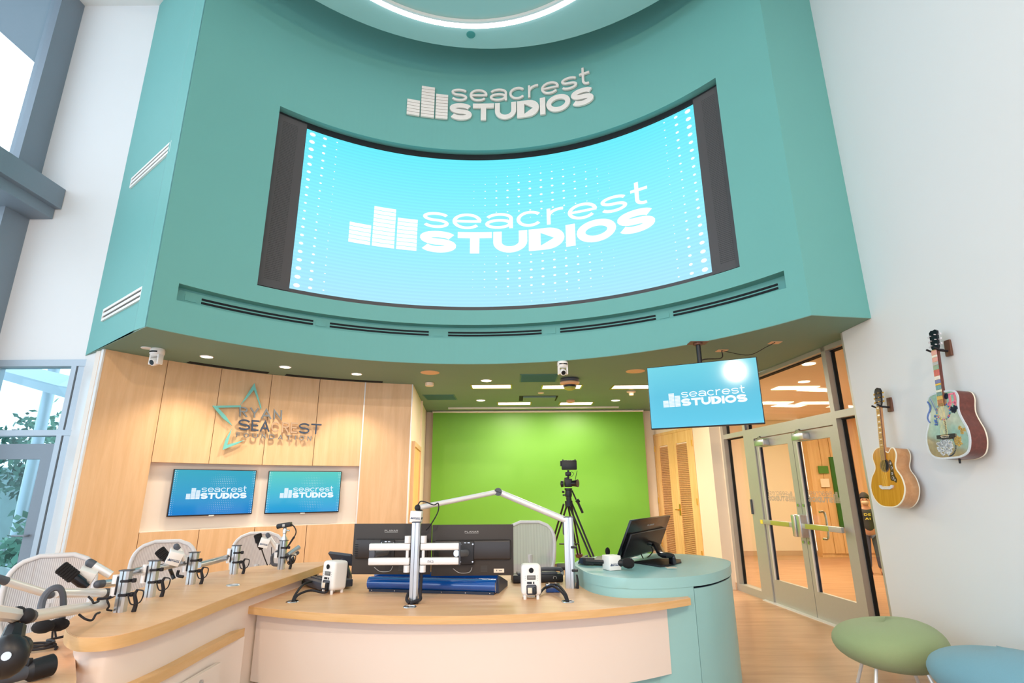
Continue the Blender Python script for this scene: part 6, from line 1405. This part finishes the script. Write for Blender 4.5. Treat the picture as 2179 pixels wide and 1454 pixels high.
for q, lb in (([(168, 1308, 2.75), (182, 1318, 2.75), (196, 1320, 2.78), (204, 1308, 2.8), (212, 1304, 2.85)], 'thin black cable looping under the lower long white arm'), ([(236, 1270, y1 - .05), (228, 1275, y1 - .05), (232, 1290, y1 - .05), (228, 1298, y1 - .05), (238, 1300, y1 - .02)], 'thin black cable hanging in front of the nearest pole'), ([(188, 1270, 2.9), (196, 1278, 2.9), (200, 1284, 2.9), (210, 1280, 2.95)], 'thin black cable looping under the upper long white arm')):
    f = MB(); f.tube([Y(*v) for v in q], .005); tag(f.build('arm_cable', 'black_rubber'), lb, 'cable')

# ================================================================ PERSON behind the glass
def skin(name, m, parent, V_, E_, root=0, sub=2):
    me = bpy.data.meshes.new(name); me.from_pydata([v[:3] for v in V_], E_, []); me.materials.append(MATS[m])
    o = bpy.data.objects.new(name, me); link(o, parent)
    md = o.modifiers.new('skin', 'SKIN'); md.use_smooth_shade = True
    for i, v in enumerate(V_):
        s_ = me.skin_vertices[0].data[i]; r = v[3]; s_.radius = (r, r if len(v) < 5 else v[4]); s_.use_root = (i == root)
    sb_ = o.modifiers.new('sub', 'SUBSURF'); sb_.levels = sb_.render_levels = sub; return o
pp = Vector((6.41, 10.2, 0)); ps = 1.36 / 1.60
pr_ = thing('person', pp, 'child in dark sweatshirt, jeans, red shoes and face mask behind the glass', 'person', M=Matrix.Translation(pp) @ Matrix.Rotation(rad(-30), 4, 'Z') @ Matrix.Scale(ps, 4))
Vb = [(0, 0, .86, .115, .085), (0, 0, 1.0, .105, .08), (0, 0, 1.16, .125, .09), (0, 0, 1.27, .12, .08), (0, 0, 1.33, .05), (0, -.01, 1.39, .048), (0, -.01, 1.46, .085), (0, -.01, 1.53, .08),
      (.14, 0, 1.26, .05), (.19, .0, 1.02, .038), (.20, -.05, .82, .028), (.20, -.07, .76, .026), (-.14, 0, 1.26, .05), (-.19, 0, 1.02, .038), (-.20, -.05, .82, .028), (-.20, -.07, .76, .026),
      (.075, 0, .78, .075), (.085, -.01, .45, .052), (.09, .0, .09, .036), (.10, -.07, .04, .034), (.11, -.14, .03, .028), (-.075, 0, .78, .075), (-.095, -.02, .45, .052), (-.12, .0, .09, .036), (-.14, -.07, .04, .034), (-.15, -.14, .03, .028)]
Eb = [(0, 1), (1, 2), (2, 3), (3, 4), (4, 5), (5, 6), (6, 7), (3, 8), (8, 9), (9, 10), (10, 11), (3, 12), (12, 13), (13, 14), (14, 15), (0, 16), (16, 17), (17, 18), (18, 19), (19, 20), (0, 21), (21, 22), (22, 23), (23, 24), (24, 25)]
for s_, w_ in ((1, 11), (-1, 15)):      # fingers and thumb
    for k in range(4):
        b = len(Vb); x = s_ * (.20); yy = -.095 + .018 * k
        Vb += [(x, yy, .725, .010), (x - s_ * .004, yy - .004, .695, .009), (x - s_ * .012, yy - .004, .672 - (.006 if k in (1, 2) else 0), .008)]; Eb += [(w_, b), (b, b + 1), (b + 1, b + 2)]
    b = len(Vb); Vb += [(s_ * .188, -.105, .745, .011), (s_ * .18, -.12, .715, .009)]; Eb += [(w_, b), (b, b + 1)]
skin('body', 'skin', pr_, Vb, Eb)
Vs = [(0, 0, .80, .142, .108), (0, 0, 1.0, .135, .10), (0, 0, 1.16, .15, .105), (0, 0, 1.265, .135, .095), (0, 0, 1.315, .07), (.145, 0, 1.25, .068), (.20, 0, 1.02, .055), (.205, -.045, .83, .042), (-.145, 0, 1.25, .068), (-.20, 0, 1.02, .055), (-.205, -.045, .83, .042)]
skin('sweatshirt', 'shirt', pr_, Vs, [(0, 1), (1, 2), (2, 3), (3, 4), (3, 5), (5, 6), (6, 7), (3, 8), (8, 9), (9, 10)])
skin('jeans', 'jeans', pr_, [(0, 0, .84, .125, .095), (.078, 0, .76, .088), (.088, -.01, .45, .07), (.092, .0, .10, .055), (-.078, 0, .76, .088), (-.098, -.02, .45, .07), (-.122, 0, .10, .055)], [(0, 1), (1, 2), (2, 3), (0, 4), (4, 5), (5, 6)])
for s_ in (1, -1):
    f = MB(); f.box((s_ * .115, -.05, .035), (.085, .23, .07), None, .028, 3); f.build('shoe', 'shoe', pr_, local=True)
f = MB(); f.ball((0, .012, 1.535), .102, 20, (.92, .98, 1.02)); bmesh.ops.delete(f.bm, geom=[v for v in f.bm.verts if v.co.z < 1.50 and v.co.y < .02], context='VERTS'); f.build('hair', 'hair', pr_, local=True)
f = MB()
for s_ in (-1, 1): f.ball((s_ * .034, -.087, 1.495), .011, 12, (1.2, .5, .8))
f.build('eyes', 'black_gloss', pr_, local=True)
f = MB()
for s_ in (-1, 1): f.ball((s_ * .092, 0, 1.475), .02, 12, (.4, .7, 1.1))
f.build('ears', 'skin', pr_, local=True)
f = MB(); f.ball((0, -.025, 1.425), .075, 20, (.98, 1.0, .78)); f.build('face_mask', 'mask_cloth', pr_, local=True)
f = MB(); letters(f, 'DE', .2, (-.06, 1.16, .06, 1.205), lambda x, y, d: Vector((x, -.118 - d, y)), .006, .2); letters(f, 'AI', .2, (-.05, 1.08, .045, 1.12), lambda x, y, d: Vector((x, -.118 - d, y)), .006, .2); f.build('chest_print', 'yellow', pr_, local=True, smooth=0)

# ================================================================ OUTSIDE
w = MB(); w.box2((-18, 16.2, -.1), (-4, 16.5, 2.2)); struct(w.build('garden_wall', 'stone_wall', smooth=0))
def tree(c, h, r, m, lab, n=120):
    t = thing('garden_tree', c, lab, 'tree', group='trees outside the storefront')
    f = MB(); f.tube([c, c + Vector((.1, 0, h * .35)), c + Vector((-.05, .1, h * .75))], .12, taper=.04); f.build('trunk', 'trunk', t)
    f = MB(); rnd = random.Random(int(c.x * 100))
    for i in range(n):
        a, b, q = rnd.random() * 6.28, rnd.uniform(-1, 1), r * rnd.random() ** .4; s_ = math.sqrt(1 - b * b); ctr_ = c + Vector((q * s_ * math.cos(a), q * s_ * math.sin(a), h * .68 + q * b * .95))
        for j in range(9):
            o = ctr_ + Vector([rnd.gauss(0, .16) for _ in range(3)]); d1 = Vector([rnd.gauss(0, 1) for _ in range(3)]).normalized() * .10; d2 = d1.cross(Vector([rnd.gauss(0, 1) for _ in range(3)])).normalized() * .05
            f.add([o - d1, o + d2, o + d1, o - d2], [(0, 1, 2, 3)])
    f.build('leaves', m, t, clean=False)['kind'] = 'stuff'
for k, (x, y, h, r, m, lb) in enumerate(((-9.7, 12.6, 3.7, 1.15, 'foliage', 'pale bushy tree in the middle of the storefront view'), (-12.4, 14.0, 3.4, 1.0, 'foliage_dark', 'darker tree at the left of the storefront view'), (-8.4, 10.8, 1.7, .7, 'foliage_dark', 'low dark shrub behind the grey patio door'), (-7.3, 8.9, .9, .4, 'foliage', 'small light shrub just outside the grey patio door'))): tree(Vector((x, y, -.02)), h, r, m, lb)
rk = thing('boulder', (-6.9, 7.6, 0), 'pale boulder outside at the foot of the patio door', 'rock')
f = MB(); f.ball((-6.95, 7.7, .2), .42, 12, (1.1, .8, .8)); 
for v in f.bm.verts: v.co += Vector((random.uniform(-.03, .03), random.uniform(-.03, .03), random.uniform(-.03, .03)))
f.build('stone', 'patio', rk)
